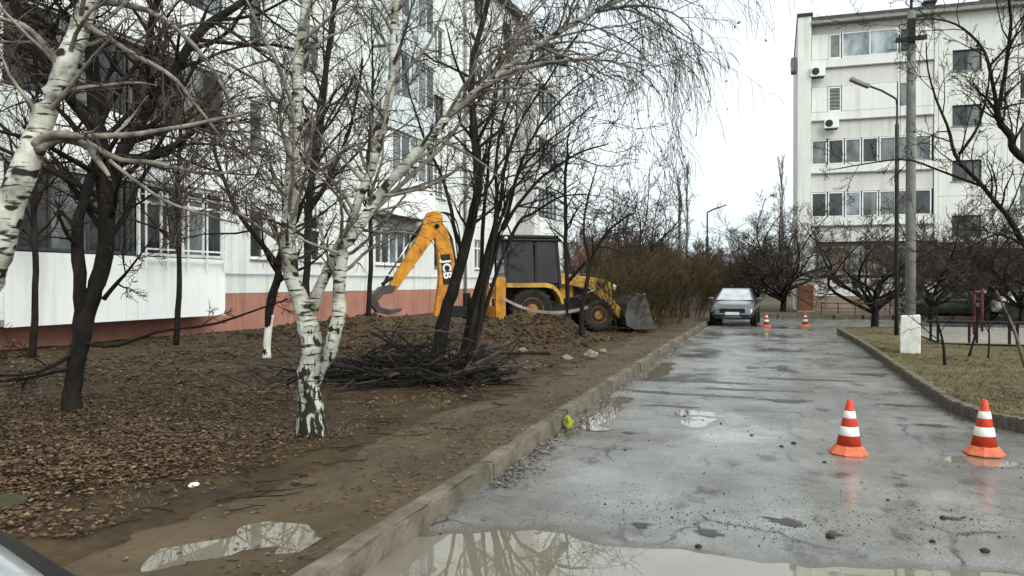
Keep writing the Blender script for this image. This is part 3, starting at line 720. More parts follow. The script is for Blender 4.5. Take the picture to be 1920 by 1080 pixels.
# stair bay and the bays beyond
for k in range(5):
    zc = 3.95 + PIT2 * k if k < 4 else 13.2
    if k < 4:
        top = 3.3 + PIT2 * (k + 1) if k < 3 else RTOP - .005
        RF.panel(7.82, 10.9, 3.3 + PIT2 * k if k else 3.75, top, [(8.45, 9.77, zc + .1, zc + 1.15)], W_RIGHT, depth=.25)
        RF.window(8.45, 9.77, zc + .1, zc + 1.15, 2, n=-.12, fm=GREY_FRAME, panes=[GLASS_D, GLASS_M], sill=True)
for k in range(4):
    for a in (10.9, 15.0, 19.1, 23.2, 27.3):
        top = lev(k) + 1.9 if k < 3 else RTOP - .005
        RF.panel(a, a + 4.1, lev(k) - .89 if k else 3.75, top, [(a + .5, a + 1.9, lev(k), lev(k) + 1.4)], W_RIGHT, depth=.22)
        RF.window(a + .5, a + 1.9, lev(k), lev(k) + 1.4, 2, panes=[rr.choice([GLASS_D, GLASS_M]) for _ in range(2)])
# ground floor
mb = MB(); RF.box(mb, 1.73, 7.8, -.9, -.25, 1.95, 3.84); mb.build('brick_infill', BRICK_D, rb)
RF.panel(1.73, 5.6, .98, 1.94, [], W_RIGHT, 'wall_panel', n=-.06)
RF.panel(5.62, 7.8, .98, 1.94, [], W_RIGHT2, 'wall_panel', n=-.06)
mb = MB(); RF.box(mb, 1.73, 34, -.9, .04, 0, .97); mb.build('plinth', W_PLINTHR, rb)
for a in (2.15, 3.7, 5.3):
    RF.window(a, a + 1.2, 2.15, 3.6, 2, n=-.2, fm=CONC, panes=[GLASS_M, BRICK_D], sill=True)
mb = MB(); RF.box(mb, 1.73, 1.95, -.25, .2, .98, 3.84); mb.build('loggia_post', W_RIGHT, rb)
mb = MB(); RF.box(mb, 7.82, 34, -.9, -.12, .98, 3.74); mb.build('ground_floor_wall', mat('dim_grey_render', (.22, .21, .19), (.15, .14, .13), 2, .9), rb)
mb = MB(); RF.box(mb, 8.6, 14.5, -.1, 1.9, 3.35, 3.6); RF.box(mb, 8.7, 14.4, -.1, 1.8, 3.61, 3.72); mb.build('entrance_canopy', CONC, rb)
for uu in (8.8, 14.3):
    mb = MB(); RF.box(mb, uu - .1, uu + .1, 1.55, 1.75, 0, 3.34); mb.build('canopy_post', CONC, rb)
for uu, nm in ((9.2, 'entrance_door'), (12.0, 'entrance_door')):
    mb = MB(); RF.box(mb, uu, uu + 1.1, -.12, -.06, .98, 3.05); mb.build(nm, mat('dark_green_door', (.02, .05, .04), None, 4, .5), rb)
def aircon(pos, label, face=(0, -1)):
    t = thing('air_conditioner', label, 'air conditioner', pos, 0, 'outdoor air conditioner units')
    mb = MB(); mb.box((0, 0, 0), (.72, .28, .5)); mb.build('casing', WHITE_PVC, t, bevel=.02)
    mb = MB(); mb.lathe([(.19, -.145), (.19, -.155), (.03, -.16)], 18, (-.12, 0, 0), 'y'); mb.build('fan_grille', METAL_D, t)
    mb = MB(); mb.box((0, .16, -.28), (.6, .3, .03)); mb.build('bracket', METAL_D, t)
aircon((2.05, RY0 - .36, lev(3) - .72), 'upper white air conditioner under the top loggia of the cream block')
aircon((2.72, RY0 - .36, lev(2) - .70), 'lower white air conditioner under the fourth floor loggia of the cream block')
o = thing('air_conditioner', 'air conditioner on the outer end wall of the cream block, seen edge on', 'air conditioner', (.86, RY0 + .35, 13.4), PI / 2, 'outdoor air conditioner units')
mb = MB(); mb.box((0, 0, 0), (.72, .3, .75)); mb.build('casing', CONC, o, bevel=.02)
mb = MB(); mb.lathe([(.19, .155), (.19, .165), (.03, .17)], 18, (0, 0, .1), 'y'); mb.build('fan_grille', METAL_D, o)

# ---- low house beyond the hedge
hs_ = thing('house', 'low pale house with reddish roof beyond the hedge', 'house', (-11.6, 64, 0), .15)
mb = MB(); mb.box((0, 0, 1.5), (7.5, 6, 3.0)); mb.build('wall', W_LEFT, hs_)
mb = MB(); mb.add([(-4.1, -3.4, 3.0), (4.1, -3.4, 3.0), (4.1, 3.4, 3.0), (-4.1, 3.4, 3.0), (-3.4, 0, 4.7), (3.4, 0, 4.7)], [(0, 1, 5, 4), (2, 3, 4, 5), (1, 2, 5), (3, 0, 4), (3, 2, 1, 0)])
mb.build('roof', mat('red_brown_roof', (.22, .09, .07), (.14, .06, .05), 2, .8), hs_)
for xx in (-2.3, 0, 2.3):
    mb = MB(); mb.box((xx, -3.02, 1.7), (1.0, .06, 1.1)); w = mb.build('window', WHITE_PVC, hs_)
    mb = MB(); mb.box((xx, -3.05, 1.7), (.84, .03, .94)); mb.build('pane', GLASS_D, w)

# ---- far wooded hill
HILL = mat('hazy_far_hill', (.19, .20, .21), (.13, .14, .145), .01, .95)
def hill_z(x, y):
    q = (y - 900) / 400
    return -3 + max(0, 1 - q * q) * (38 + 30 * nz2(x, y, .0045, 3) + 9 * nz2(x, y, .013, 6) + 4 * nz2(x, y, .04, 1))
structure(grid_object('hill', steps(-900, 900, 20), steps(500, 1300, 40), hill_z, HILL), 'distant blue grey wooded hill')

# ------------------------------------------------------------------ trees
def catmull(P, n):
    """P: list of tuples (any length) -> n points along a smooth curve"""
    P = [np.array(p, float) for p in P]; m = len(P) - 1; out = []
    for i in range(n):
        t = i / (n - 1) * m; k = min(int(t), m - 1); f = t - k
        p0, p1, p2, p3 = P[max(k - 1, 0)], P[k], P[k + 1], P[min(k + 2, m)]
        out.append(.5 * ((2 * p1) + (-p0 + p2) * f + (2 * p0 - 5 * p1 + 4 * p2 - p3) * f * f + (-p0 + 3 * p1 - 3 * p2 + p3) * f ** 3))
    return out

class Tree:
    def __init__(s, seed): s.r = random.Random(seed); s.trunk = []; s.mid = Tubes(); s.twig = Tubes(); s.leaf = []; s.buds = []
    def perp(s, d):
        r = s.r
        while True:
            a = (r.gauss(0, 1), r.gauss(0, 1), r.gauss(0, 1))
            k = a[0] * d[0] + a[1] * d[1] + a[2] * d[2]
            p = (a[0] - k * d[0], a[1] - k * d[1], a[2] - k * d[2]); L = math.sqrt(p[0] ** 2 + p[1] ** 2 + p[2] ** 2)
            if L > .1: return (p[0] / L, p[1] / L, p[2] / L)
    def grow(s, p, d, L, r0, lvl, P):
        """P: dict with segs, kids, ratio, angle, wander, trop (per level), sides, minr"""
        r = s.r; n = P['segs'][lvl]; w = P['wander'][lvl]; tz = P['trop'][lvl]
        pts = [p]; dirs = []; x, y, z = p; dx, dy, dz = d; st = L / n
        for i in range(n):
            dx += r.gauss(0, w); dy += r.gauss(0, w); dz += r.gauss(0, w) + tz
            m = math.sqrt(dx * dx + dy * dy + dz * dz) + 1e-9; dx /= m; dy /= m; dz /= m
            x += dx * st; y += dy * st; z += dz * st
            pts.append((x, y, z)); dirs.append((dx, dy, dz))
        r1 = max(P['minr'], r0 * .35)
        rad = [max(P['minr'], r0 + (r1 - r0) * i / n) for i in range(n + 1)]
        rad[-1] *= .6
        (s.mid if r0 > P['midr'] else s.twig).add(pts, rad, P['sides'][lvl])
        if lvl + 1 < len(P['segs']):
            c = P['kids'][lvl]; c = int(c * L + r.random()) if P.get('per_m') else c
            for k in range(c):
                t = P.get('t0', .2) + (1 - P.get('t0', .2)) * (k + r.random()) / max(1, c)
                f = min(t, .999) * n; i = int(f); f -= i
                q = tuple(pts[i][m] + (pts[i + 1][m] - pts[i][m]) * f for m in range(3))
                a = P['angle'][lvl] * r.uniform(.6, 1.35); pe = s.perp(dirs[i]); ca, sa = math.cos(a), math.sin(a)
                nd = tuple(dirs[i][m] * ca + pe[m] * sa for m in range(3))
                rr0 = max(P['minr'], (rad[i] + (rad[i + 1] - rad[i]) * f) * P['rratio'])
                s.grow(q, nd, L * P['ratio'][lvl] * r.uniform(.65, 1.2) * (1.15 - .5 * t), rr0, lvl + 1, P)
        else:
            if P.get('leaf') and r.random() < P['leaf']:
                e = pts[-1] if r.random() < .5 else pts[r.randint(1, n)]
                s.leaf.append((*e, r.uniform(*P['leafs'])))
            if P.get('bud') and r.random() < P['bud']: s.buds.append((*pts[-1], r.uniform(.012, .03)))
    def stem(s, P, n=None, sides=10):
        """P: list of (px, py, depth, radius) photo measurements -> smooth world stem"""
        W = [(*U(a, b, c), rr_) for a, b, c, rr_ in P]
        return s.stem_w(W, n, sides)
    def stem_w(s, W, n=None, sides=10):
        C = catmull(W, n or max(6, len(W) * 4)); jit = s.r; o3 = jit.uniform(0, 90)
        out = []
        for i, c in enumerate(C):
            k = (.02 + c[3] * .25) * min(1, i / 5) * (1 if i < len(C) - 1 else 0)
            out.append((c[0] + k * mnoise.noise((c[2] * 2.6, o3, i * .23)), c[1] + k * mnoise.noise((o3, c[2] * 2.6, i * .23)), c[2] + .5 * k * mnoise.noise((o3, i * .3, c[0])), max(.004, c[3] * (1 + .10 * mnoise.noise((c[2] * 5, i * .35, o3))))))
        s.trunk.append((out, sides)); return out
    def spawn(s, stem, P, count, L, t0=.25, t1=1.0, side=None, ang=None, up=0):
        r = s.r; n = len(stem) - 1
        for k in range(count):
            t = t0 + (t1 - t0) * (k + r.random()) / count
            f = min(t, .999) * n; i = int(f); f -= i
            a, b = stem[i], stem[i + 1]
            q = tuple(a[m] + (b[m] - a[m]) * f for m in range(3)); rad = a[3] + (b[3] - a[3]) * f
            d = Vector((b[0] - a[0], b[1] - a[1], b[2] - a[2])).normalized()
            pe = Vector(s.perp(d)); an = (ang or .9) * r.uniform(.6, 1.3)
            nd = d * math.cos(an) + pe * math.sin(an) + Vector((0, 0, up))
            if side is not None: nd += Vector(side) * r.uniform(.2, .8)
            nd.normalize()
            s.grow(q, tuple(nd), L * r.uniform(.55, 1.25), max(P['minr'], min(rad * .5, P['maxr'])), 0, P)
    def build(s, name, label, base, bark, twigm, midm=None, leafm=None, group=None, limbm=None, limb_from=1, cat='tree'):
        base = Vector(base); root = thing(name, label, cat, base, 0, group)
        for i, (st, sides) in enumerate(s.trunk):
            mb = MB(); mb.tube([c[:3] for c in st], [c[3] for c in st], sides)
            o = mb.build('trunk' if i == 0 else 'limb', limbm if limbm and i >= limb_from else bark, root, True, origin=base, fix=False); o.location = (0, 0, 0)
        cr = s.twig.build('crown', twigm, root, base)
        s.mid.build('branches', midm or bark, root, base)
        if s.leaf: leaf_mesh('dry_leaves', s.leaf, leafm or LEAF_DRY, root, base)['kind'] = 'stuff'
        if s.buds: leaf_mesh('catkins', s.buds, BUD, root, base)['kind'] = 'stuff'
        return root

def PAR(segs, kids, ratio, angle, wander, trop, minr=.004, rratio=.55, sides=None, midr=.014, maxr=.03, **k):
    n = len(segs)
    d = dict(segs=segs, kids=kids, ratio=ratio, angle=angle, wander=wander, trop=trop, minr=minr, rratio=rratio, sides=sides or [5, 3, 3, 3][:n], midr=midr, maxr=maxr); d.update(k); return d

# birch habit: arching branches, fine hanging twigs
P_BIRCH = PAR([6, 5, 5], [7, 5], [.45, .58], [.8, .7], [.12, .15, .10], [.015, -.06, -.16], .0026, .5, [5, 3, 3], midr=.011, maxr=.022, bud=.05)
P_WEEP = PAR([7, 6, 7], [6, 4], [.55, .8], [.7, .6], [.10, .12, .07], [-.05, -.12, -.22], .0021, .5, [5, 3, 3], midr=.011, maxr=.02, bud=.16)
P_DARK = PAR([5, 5, 4], [6, 4], [.55, .55], [.75, .75], [.17, .18, .18], [.04, .03, .02], .0036, .5, [5, 3, 3], midr=.016, maxr=.04, leaf=.22, leafs=(.016, .034))
P_FINE = PAR([5, 4, 4], [6, 4], [.55, .55], [.7, .7], [.14, .16, .16], [.05, .05, .03], .0042, .5, [4, 3, 3], midr=.016, maxr=.03)

def base_at(px, py, d=None, z=None):
    p = U(px, py, d); return Vector((p.x, p.y, gh(p.x, p.y) - .04))

# T3: the main birch beside the footpath
D = 8.1
t = Tree(31)
b3 = base_at(582, 825, D)
A = t.stem_w([(b3.x, b3.y, b3.z - .05, .19), (b3.x, b3.y, b3.z + .12, .155)] + [(*U(a, b, D), r) for a, b, r in ((580, 760, .125), (577, 700, .12), (582, 650, .115), (580, 600, .11))] , 16, 14)
S1 = t.stem([(580, 610, D, .10), (568, 572, D, .09), (550, 530, D - .02, .080), (540, 470, D - .05, .074), (543, 400, D - .05, .07), (548, 330, D, .066), (553, 240, D + .05, .06), (562, 130, D + .1, .055), (575, 0, D + .15, .05), (590, -160, D + .2, .042), (600, -330, D + .3, .03), (612, -520, D + .4, .012)], 44)
S2 = t.stem([(590, 720, D, .07), (600, 690, D - .05, .075), (622, 640, D - .1, .072), (633, 580, D - .12, .068), (636, 520, D - .12, .064), (650, 460, D - .1, .060), (690, 400, D - .05, .056), (735, 340, D, .05), (800, 265, D, .046), (860, 200, D + .05, .042), (930, 145, D + .1, .036), (1010, 85, D + .15, .030), (1110, 25, D + .2, .025), (1190, -10, D + .2, .019), (1260, -35, D + .2, .012)], 48)
S3 = t.stem([(585, 580, D, .07), (600, 545, D + .05, .058), (622, 490, D + .1, .052), (655, 420, D + .15, .05), (690, 330, D + .2, .048), (720, 230, D + .25, .046), (738, 120, D + .3, .043), (745, 0, D + .35, .038), (765, -160, D + .4, .03), (780, -330, D + .5, .015)], 34)
S4 = t.stem([(545, 500, D, .03), (520, 450, D - .1, .024), (470, 415, D - .2, .018), (420, 385, D - .3, .014), (350, 372, D - .4, .009)], 16, 7)
S5 = t.stem([(700, 395, D, .03), (770, 330, D + .3, .024), (850, 250, D + .5, .02), (925, 120, D + .7, .016), (1000, 20, D + .8, .012), (1100, -90, D + 1, .008)], 18, 7)
S6 = t.stem([(745, 20, D + .35, .028), (800, -40, D + .3, .024), (900, -95, D + .2, .02), (1000, -130, D + .1, .016), (1100, -140, D, .01)], 16, 7)
S7 = t.stem([(556, 215, D + .05, .026), (520, 120, D, .022), (470, 20, D - .1, .018), (420, -90, D - .2, .012)], 12, 7)
for st, c, L in ((S1, 34, 1.15), (S2, 20, .9), (S3, 28, 1.1), (S5, 13, .8), (S7, 10, .9), (S4, 8, .6)):
    t.spawn(st, P_BIRCH, c, L, .22)
S8 = t.stem([(930, 145, D + .1, .022), (1020, 120, D, .018), (1110, 110, D - .1, .014), (1190, 130, D - .2, .009), (1240, 180, D - .2, .005)], 16, 6)
S9 = t.stem([(1110, 25, D + .2, .018), (1190, 12, D + .1, .014), (1255, 25, D, .010), (1300, 60, D, .006)], 14, 6)
t.spawn(S2, P_WEEP, 26, 1.15, .6, 1.0, up=.25)
t.spawn(S8, P_WEEP, 14, .9, .15, 1.0)
t.spawn(S9, P_WEEP, 14, .95, .15, 1.0)
t.spawn(S6, P_WEEP, 24, 1.35, .15, 1.0, up=.1)
t.spawn(S5, P_WEEP, 10, 1.0, .5, 1.0)
main_birch = t.build('birch_tree', 'forked white birch with black cracked foot beside the footpath', b3, BIRCH, TWIG_B, TWIG_L, limbm=TWIG_L, limb_from=4)

# T1: leaning birch at the left edge
D = 6.0
t = Tree(12)
b1 = base_at(-205, 950, D)
A = t.stem_w([(b1.x, b1.y, b1.z - .05, .2), (b1.x, b1.y, b1.z + .2, .16)] + [(*U(a, b, dd), r) for a, b, dd, r in ((-130, 740, 6, .13), (-60, 590, 6, .122), (0, 445, 6, .112), (38, 340, 6, .102), (75, 245, 6.05, .092), (112, 150, 6.1, .085), (145, 70, 6.2, .078), (185, -30, 6.3, .07), (240, -180, 6.5, .06), (300, -360, 6.7, .03), (340, -500, 7, .012))], 46, 14)
L1 = t.stem([(66, 272, 6, .045), (100, 252, 5.95, .034), (160, 256, 5.9, .027), (250, 252, 5.9, .021), (330, 240, 5.95, .017), (400, 226, 6, .014), (480, 208, 6.1, .009)], 22, 8)
L2 = t.stem([(70, 282, 6, .04), (110, 262, 6, .03), (160, 272, 6.0, .03), (182, 300, 5.95, .026), (205, 330, 5.9, .012)], 12, 8)
L3 = t.stem([(165, 268, 6, .022), (230, 300, 6.05, .02), (300, 306, 6.1, .018), (370, 325, 6.2, .014), (440, 322, 6.3, .01), (520, 300, 6.5, .007)], 16, 7)
L4 = t.stem([(205, 300, 6, .016), (300, 372, 6.1, .013), (380, 400, 6.1, .010), (450, 420, 6.2, .007)], 12, 6)
L5 = t.stem([(150, 40, 6.2, .03), (230, 90, 6.1, .02), (320, 140, 6.1, .017), (380, 210, 6.1, .013), (430, 280, 6.2, .008)], 16, 7)
L6 = t.stem([(120, 130, 6.1, .03), (60, 60, 6, .024), (10, 40, 6, .02), (-80, 30, 6, .014)], 12, 7)
L7 = t.stem([(170, 0, 6.3, .03), (300, 30, 6.4, .022), (400, 130, 6.5, .017), (450, 250, 6.6, .012), (470, 330, 6.7, .007)], 16, 7)
for st, c, L, t0 in ((A, 26, .9, .5), (L1, 8, .55, .2), (L3, 8, .55, .2), (L4, 5, .4, .3), (L5, 8, .6, .2), (L6, 7, .7, .2), (L7, 9, .6, .2)):
    t.spawn(st, P_BIRCH, c, L, t0)
t.build('birch_tree', 'leaning white birch trunk cut off by the left edge of the photo', b1, BIRCH, TWIG_B, TWIG_L, limbm=TWIG_L, limb_from=1)

# T2: dark tree on the left
D = 9.5
t = Tree(77)
b2 = base_at(132, 775, D)
A = t.stem_w([(b2.x, b2.y, b2.z - .05, .14), (b2.x, b2.y, b2.z + .15, .11)] + [(*U(a, b, D), r) for a, b, r in ((140, 700, .100), (152, 640, .105), (162, 590, .12), (182, 530, .10), (200, 450, .095), (200, 370, .10), (190, 280, .088), (178, 170, .08), (170, 60, .075), (165, -60, .065), (150, -240, .06), (140, -420, .03))], 40, 12)
B = t.stem([(158, 605, D, .09), (149, 550, D - .1, .075), (146, 470, D - .15, .07), (150, 400, D - .2, .06), (172, 330, D - .2, .055), (185, 260, D - .1, .045)], 18)
C_ = t.stem([(203, 375, D, .08), (215, 325, D + .1, .075), (245, 262, D + .2, .07), (290, 190, D + .3, .065), (340, 118, D + .4, .06), (385, 55, D + .5, .055), (450, 8, D + .6, .045), (540, -60, D + .8, .04), (620, -160, D + 1, .02)], 28)
E = t.stem([(188, 250, D, .06), (120, 170, D - .3, .05), (60, 70, D - .5, .04), (10, -40, D - .7, .03), (-40, -170, D - .9, .015)], 16, 8)
Fq = t.stem([(225, 305, D, .05), (300, 290, D - .3, .04), (360, 250, D - .5, .03), (420, 190, D - .6, .02)], 14, 7)
Gq = t.stem([(290, 190, D + .3, .05), (280, 90, D + .1, .045), (300, -20, D, .035), (310, -160, D - .2, .02)], 14, 8)
H = t.stem([(195, 560, D, .035), (220, 530, D - .1, .025), (245, 500, D - .2, .015), (290, 440, D - .3, .008)], 10, 6)
for st, c, L, t0 in ((A, 34, 1.5, .45), (B, 8, .9, .4), (C_, 26, 1.4, .12), (E, 16, 1.3, .1), (Fq, 10, 1.0, .2), (Gq, 14, 1.3, .15), (H, 5, .5, .3)):
    t.spawn(st, P_DARK, c, L, t0)
# low dead branches reaching over the ground
for pts in ([(150, 640), (210, 650), (300, 622), (400, 608), (500, 575), (540, 560)], [(140, 690), (90, 700), (40, 712), (-30, 716)], [(150, 650), (110, 680), (60, 700), (-20, 705)]):
    q = t.stem([(a, b, D - .15 * i, .026 - .004 * i) for i, (a, b) in enumerate(pts)], 14, 6); t.spawn(q, P_DARK, 3, .45, .35)
t.build('bare_tree', 'dark forked bare tree left of the birch, with tangled brown crown', b2, BARK_D, TWIG_D, TWIG_D, LEAF_DRY)

# T4: small tree with whitewashed foot, and slender dark tree behind the birch
D = 15.6
t = Tree(5); b4 = base_at(500, 690, D)
A = t.stem_w([(b4.x, b4.y, b4.z, .09)] + [(*U(a, b, D), r) for a, b, r in ((500, 650, .065), (504, 610, .066), (508, 565, .085), (518, 520, .075), (526, 480, .06), (545, 430, .06), (575, 360, .05), (600, 270, .04), (610, 160, .03), (630, 40, .015))], 28)
B = t.stem([(522, 500, D, .06), (490, 455, D - .2, .05), (455, 410, D - .3, .045), (425, 350, D - .4, .035), (400, 270, D - .5, .025), (390, 180, D - .6, .015)], 18, 8)
t.spawn(A, P_DARK, 22, 1.5, .35); t.spawn(B, P_DARK, 15, 1.3, .3)
r4 = t.build('bare_tree', 'small dark tree with whitewashed foot standing behind the birch', b4, BARK_D, TWIG_D, TWIG_D, LEAF_DRY)
mb = MB(); wp = [(b4.x, b4.y, b4.z + .02)] + [tuple(U(a, b, D)) for a, b in ((500, 650), (504, 610), (507, 590))]
C = catmull([(*p, r) for p, r in zip(wp, (.09, .075, .074, .076))], 10); mb.tube([c[:3] for c in C], [c[3] for c in C], 10)
o = mb.build('whitewash_band', WASH, r4, True, origin=b4, fix=False); o.location = (0, 0, 0)
D = 14.0
t = Tree(6); b4b = base_at(578, 705, D)
A = t.stem_w([(b4b.x, b4b.y, b4b.z, .08)] + [(*U(a, b, D), r) for a, b, r in ((577, 640, .07), (575, 560, .065), (576, 470, .062), (580, 380, .06), (590, 300, .055), (600, 210, .05), (615, 100, .042), (630, -20, .034), (640, -160, .02))], 28)
B = t.stem([(577, 400, D, .045), (620, 330, D + .2, .035), (660, 230, D + .3, .03), (680, 110, D + .4, .02)], 14, 7)
t.spawn(A, P_DARK, 26, 1.7, .35); t.spawn(B, P_DARK, 12, 1.2, .2)
t.build('bare_tree', 'slender dark tree directly behind the forked birch', b4b, BARK_D, TWIG_D, TWIG_D, LEAF_DRY)

# T5: many-stemmed dark tree in front of the digger
D = 13.5
t = Tree(55); b5 = base_at(815, 720, D)
A = t.stem_w([(b5.x, b5.y, b5.z - .05, .20)] + [(*U(a, b, dd), r) for a, b, dd, r in ((822, 660, 13.5, .13), (832, 610, 13.5, .115), (848, 550, 13.4, .10), (866, 480, 13.3, .09), (885, 410, 13.2, .08), (897, 350, 13.2, .07), (893, 280, 13.2, .07), (884, 200, 13.2, .06), (888, 110, 13.2, .05), (915, 10, 13.3, .04), (950, -110, 13.4, .02))], 34, 12)
st5 = [A]
for i, P in enumerate(([(845, 590), (890, 520), (920, 450), (938, 380), (948, 310), (975, 230), (1040, 130), (1100, 40), (1150, -60)],
                       [(838, 620), (880, 560), (925, 470), (955, 390), (975, 310), (1010, 240), (1070, 170), (1130, 130), (1200, 60)],
                       [(835, 640), (870, 590), (910, 500), (935, 420), (960, 350), (1000, 290), (1060, 240), (1120, 190)],
                       [(850, 600), (905, 510), (940, 440), (975, 380), (1020, 330), (1080, 290), (1140, 270)],
                       [(842, 610), (875, 520), (905, 430), (912, 340), (920, 250), (935, 150), (945, 40), (960, -80)],
                       [(860, 560), (915, 470), (930, 400), (930, 300), (950, 200), (1000, 100), (1040, 0)],
                       [(855, 580), (930, 480), (965, 430), (1000, 400), (1050, 370), (1100, 365)],
                       [(868, 480), (850, 420), (835, 350), (800, 270), (770, 180), (750, 90)])):
    dd = D + .25 * math.sin(i * 2.1)
    if P[0][0] < 866: P = [(858 + 5 * i, 705), (880 + 4 * i, 600)] + P[2:]
    st5.append(t.stem([(a, b, dd + .05 * k, max(.010, .054 - .006 * k - .002 * i)) for k, (a, b) in enumerate(P)], 26, 7))
for st in st5: t.spawn(st, P_FINE, 13, 1.1, .38)
t.spawn(A, P_DARK, 10, 1.2, .4)
t.build('bare_tree', 'many stemmed dark tree leaning right in front of the digger', b5, BARK_D, TWIG_D, TWIG_D)

# a second fan of twigs over the facade: younger trees nearer the wall
for i, (px, py, d, h, lab) in enumerate(((330, 660, 18.5, 7.0, 'slim bare tree near the barred ground floor window'), (690, 640, 22, 8.5, 'slim bare tree near the wall left of the digger arm'), (60, 690, 15.5, 6.5, 'slim bare tree close to the dark ground floor glazing'))):
    t = Tree(200 + i); b = base_at(px, py, d); x, y, z = b
    A = t.stem_w([(x, y, z, .07), (x + .1, y, z + h * .25, .06), (x - .05, y + .1, z + h * .5, .05), (x + .15, y, z + h * .75, .035), (x + .1, y, z + h, .01)], 24, 8)
    t.spawn(A, P_FINE, 34, 1.7, .3, up=.2)
    t.build('bare_tree', lab, b, BARK_D, TWIG_R, TWIG_D)

# thin trees right of the digger
D = 20.5
t = Tree(61); b6 = base_at(1066, 630, D)
A = t.stem_w([(b6.x, b6.y, b6.z, .075)] + [(*U(a, b, D), r) for a, b, r in ((1065, 560, .06), (1062, 480, .055), (1060, 400, .05), (1060, 330, .04), (1066, 250, .02))], 20, 8)
B = t.stem([(1064, 530, D, .05), (1085, 505, D - .1, .045), (1097, 492, D - .2, .03)], 8, 7)
t.spawn(A, P_FINE, 14, 1.1, .4)
t.build('bare_tree', 'thin upright bare tree just right of the digger cab', b6, BARK_D, TWIG_D, TWIG_D)
t = Tree(62); b7 = base_at(1092, 640, D - .8)
A = t.stem_w([(b7.x, b7.y, b7.z, .085)] + [(*U(a, b, D - .8), r) for a, b, r in ((1090, 590, .065), (1100, 530, .055), (1112, 480, .05), (1128, 450, .042), (1150, 425, .035), (1185, 400, .02))], 20, 8)
B = t.stem([(1108, 500, D - .8, .04), (1095, 440, D - .7, .03), (1100, 380, D - .6, .025), (1120, 310, D - .6, .012)], 12, 7)
t.spawn(A, P_FINE, 9, 1.0, .4); t.spawn(B, P_FINE, 9, 1.0, .3)
t.build('bare_tree', 'thin bare tree bending right over the loader bucket', b7, BARK_D, TWIG_D, TWIG_D)

# hedge shrubs along the far left side
P_SHRUB = PAR([5, 4, 4], [9, 6], [.5, .5], [.45, .5], [.10, .13, .15], [.06, .05, .03], .007, .6, [3, 3, 3], midr=.02, maxr=.02)
def shrub(x, y, h, w, stems, seed, label, m, base_z=None, group='hedge shrubs beyond the digger', dens=1.0, par=None):
    t = Tree(seed); r = t.r; z = .1 if base_z is None else base_z
    par = par or P_SHRUB
    for i in range(stems):
        a = r.uniform(0, 2 * PI); q = math.sqrt(r.random()) * w * .45
        p = (x + q * math.cos(a), y + q * math.sin(a), z)
        d = Vector((math.cos(a) * r.uniform(.05, .5), math.sin(a) * r.uniform(.05, .5), 1)).normalized()
        t.grow(p, tuple(d), h * r.uniform(.55, 1.0), .018 * max(.8, h / 3), 0, par)
    return t.build('shrub', label, (x, y, z), m, m, m, group=group, cat='shrub')
shr = [  # px at base, depth, height, width, stems, material, label
    (1150, 25.5, 2.1, 1.9, 34, TWIG_O, 'olive twiggy shrub directly behind the loader bucket'),
    (1195, 26.5, 2.1, 1.9, 36, TWIG_O, 'olive twiggy shrub at the footpath just right of the loader bucket'),
    (1125, 30, 3.3, 2.4, 34, TWIG_R, 'tall reddish brown shrub rising behind the digger nose'),
    (1185, 31, 3.1, 2.4, 34, TWIG_R, 'reddish brown shrub below the fan shaped bare tree'),
    (1235, 30, 2.7, 2.2, 36, TWIG_O, 'olive brown shrub in the middle of the roadside hedge'),
    (1255, 36, 3.1, 2.6, 34, TWIG_R, 'brown shrub in the middle rear of the hedge'),
    (1288, 36, 2.6, 2.2, 34, TWIG_O, 'olive shrub near the hedge end by the footpath'),
    (1298, 44, 3.0, 2.8, 32, TWIG_R, 'brown shrub at the far end of the hedge'),
    (1338, 46, 2.6, 2.4, 30, TWIG_O, 'olive shrub just behind the parked grey car'),
    (1362, 58, 3.2, 3.4, 28, TWIG_R, 'far brown shrub above the parked grey car'),
    (1395, 64, 3.4, 3.8, 28, TWIG_R, 'farthest brown shrub right of the parked grey car')]
for i, (px, d, h, w, n, m, lab) in enumerate(shr):
    p = U(px, 560, d); shrub(p.x, p.y, h, w, n, 300 + i, lab, m, base_z=gh(p.x, p.y) - .02 if p.y < 70 and p.x < -3.8 else .05)

# bare tree with upswept fan above the hedge
def fan_tree(px, d, zb, h, spread, seed, label, m, stems=14, bare=.32, name='bare_tree', minr=.0075, leaf=0, leafm=None, kids=(6, 4), trunk_r=.11):
    t = Tree(seed); r = t.r; p = U(px, 560, d); x, y = p.x, p.y
    par = PAR([5, 4, 4], list(kids), [.55, .55], [.7, .75], [.15, .18, .20], [.03, .03, .02], minr, .55, [4, 3, 3], midr=.03, maxr=.06, leaf=leaf, leafs=(.03, .06))
    A = t.stem_w([(x, y, zb - .05, trunk_r), (x + .03, y, zb + h * .12, trunk_r * .85), (x - .03, y, zb + h * bare, trunk_r * .75)], 8, 8)
    for i in range(stems):
        a = 2 * PI * i / stems + r.uniform(-.3, .3); s_ = r.uniform(.35, 1.15) * spread
        k = r.uniform(.38, 1.0); f = h * bare * r.uniform(.3, 1)
        jq = lambda q: r.gauss(0, q * spread)
        W = [(x, y, zb + f, trunk_r * .5), (x + math.cos(a) * s_ * .50 + jq(.10), y + math.sin(a) * s_ * .50 + jq(.10), zb + f + (h - f) * .26 * k, trunk_r * .38), (x + math.cos(a) * s_ * .85 + jq(.16), y + math.sin(a) * s_ * .85 + jq(.16), zb + f + (h - f) * .58 * k + jq(.08), trunk_r * .24), (x + math.cos(a) * s_ + jq(.25), y + math.sin(a) * s_ + jq(.25), zb + f + (h - f) * k, .012)]
        st = t.stem_w(W, 12, 6); t.spawn(st, par, 9, h * .23 * r.uniform(.5, 1.35), .2, up=.05, ang=1.0)
    return t.build(name, label, (x, y, zb), BARK_D if minr < .02 else m, m, m, leafm=leafm)
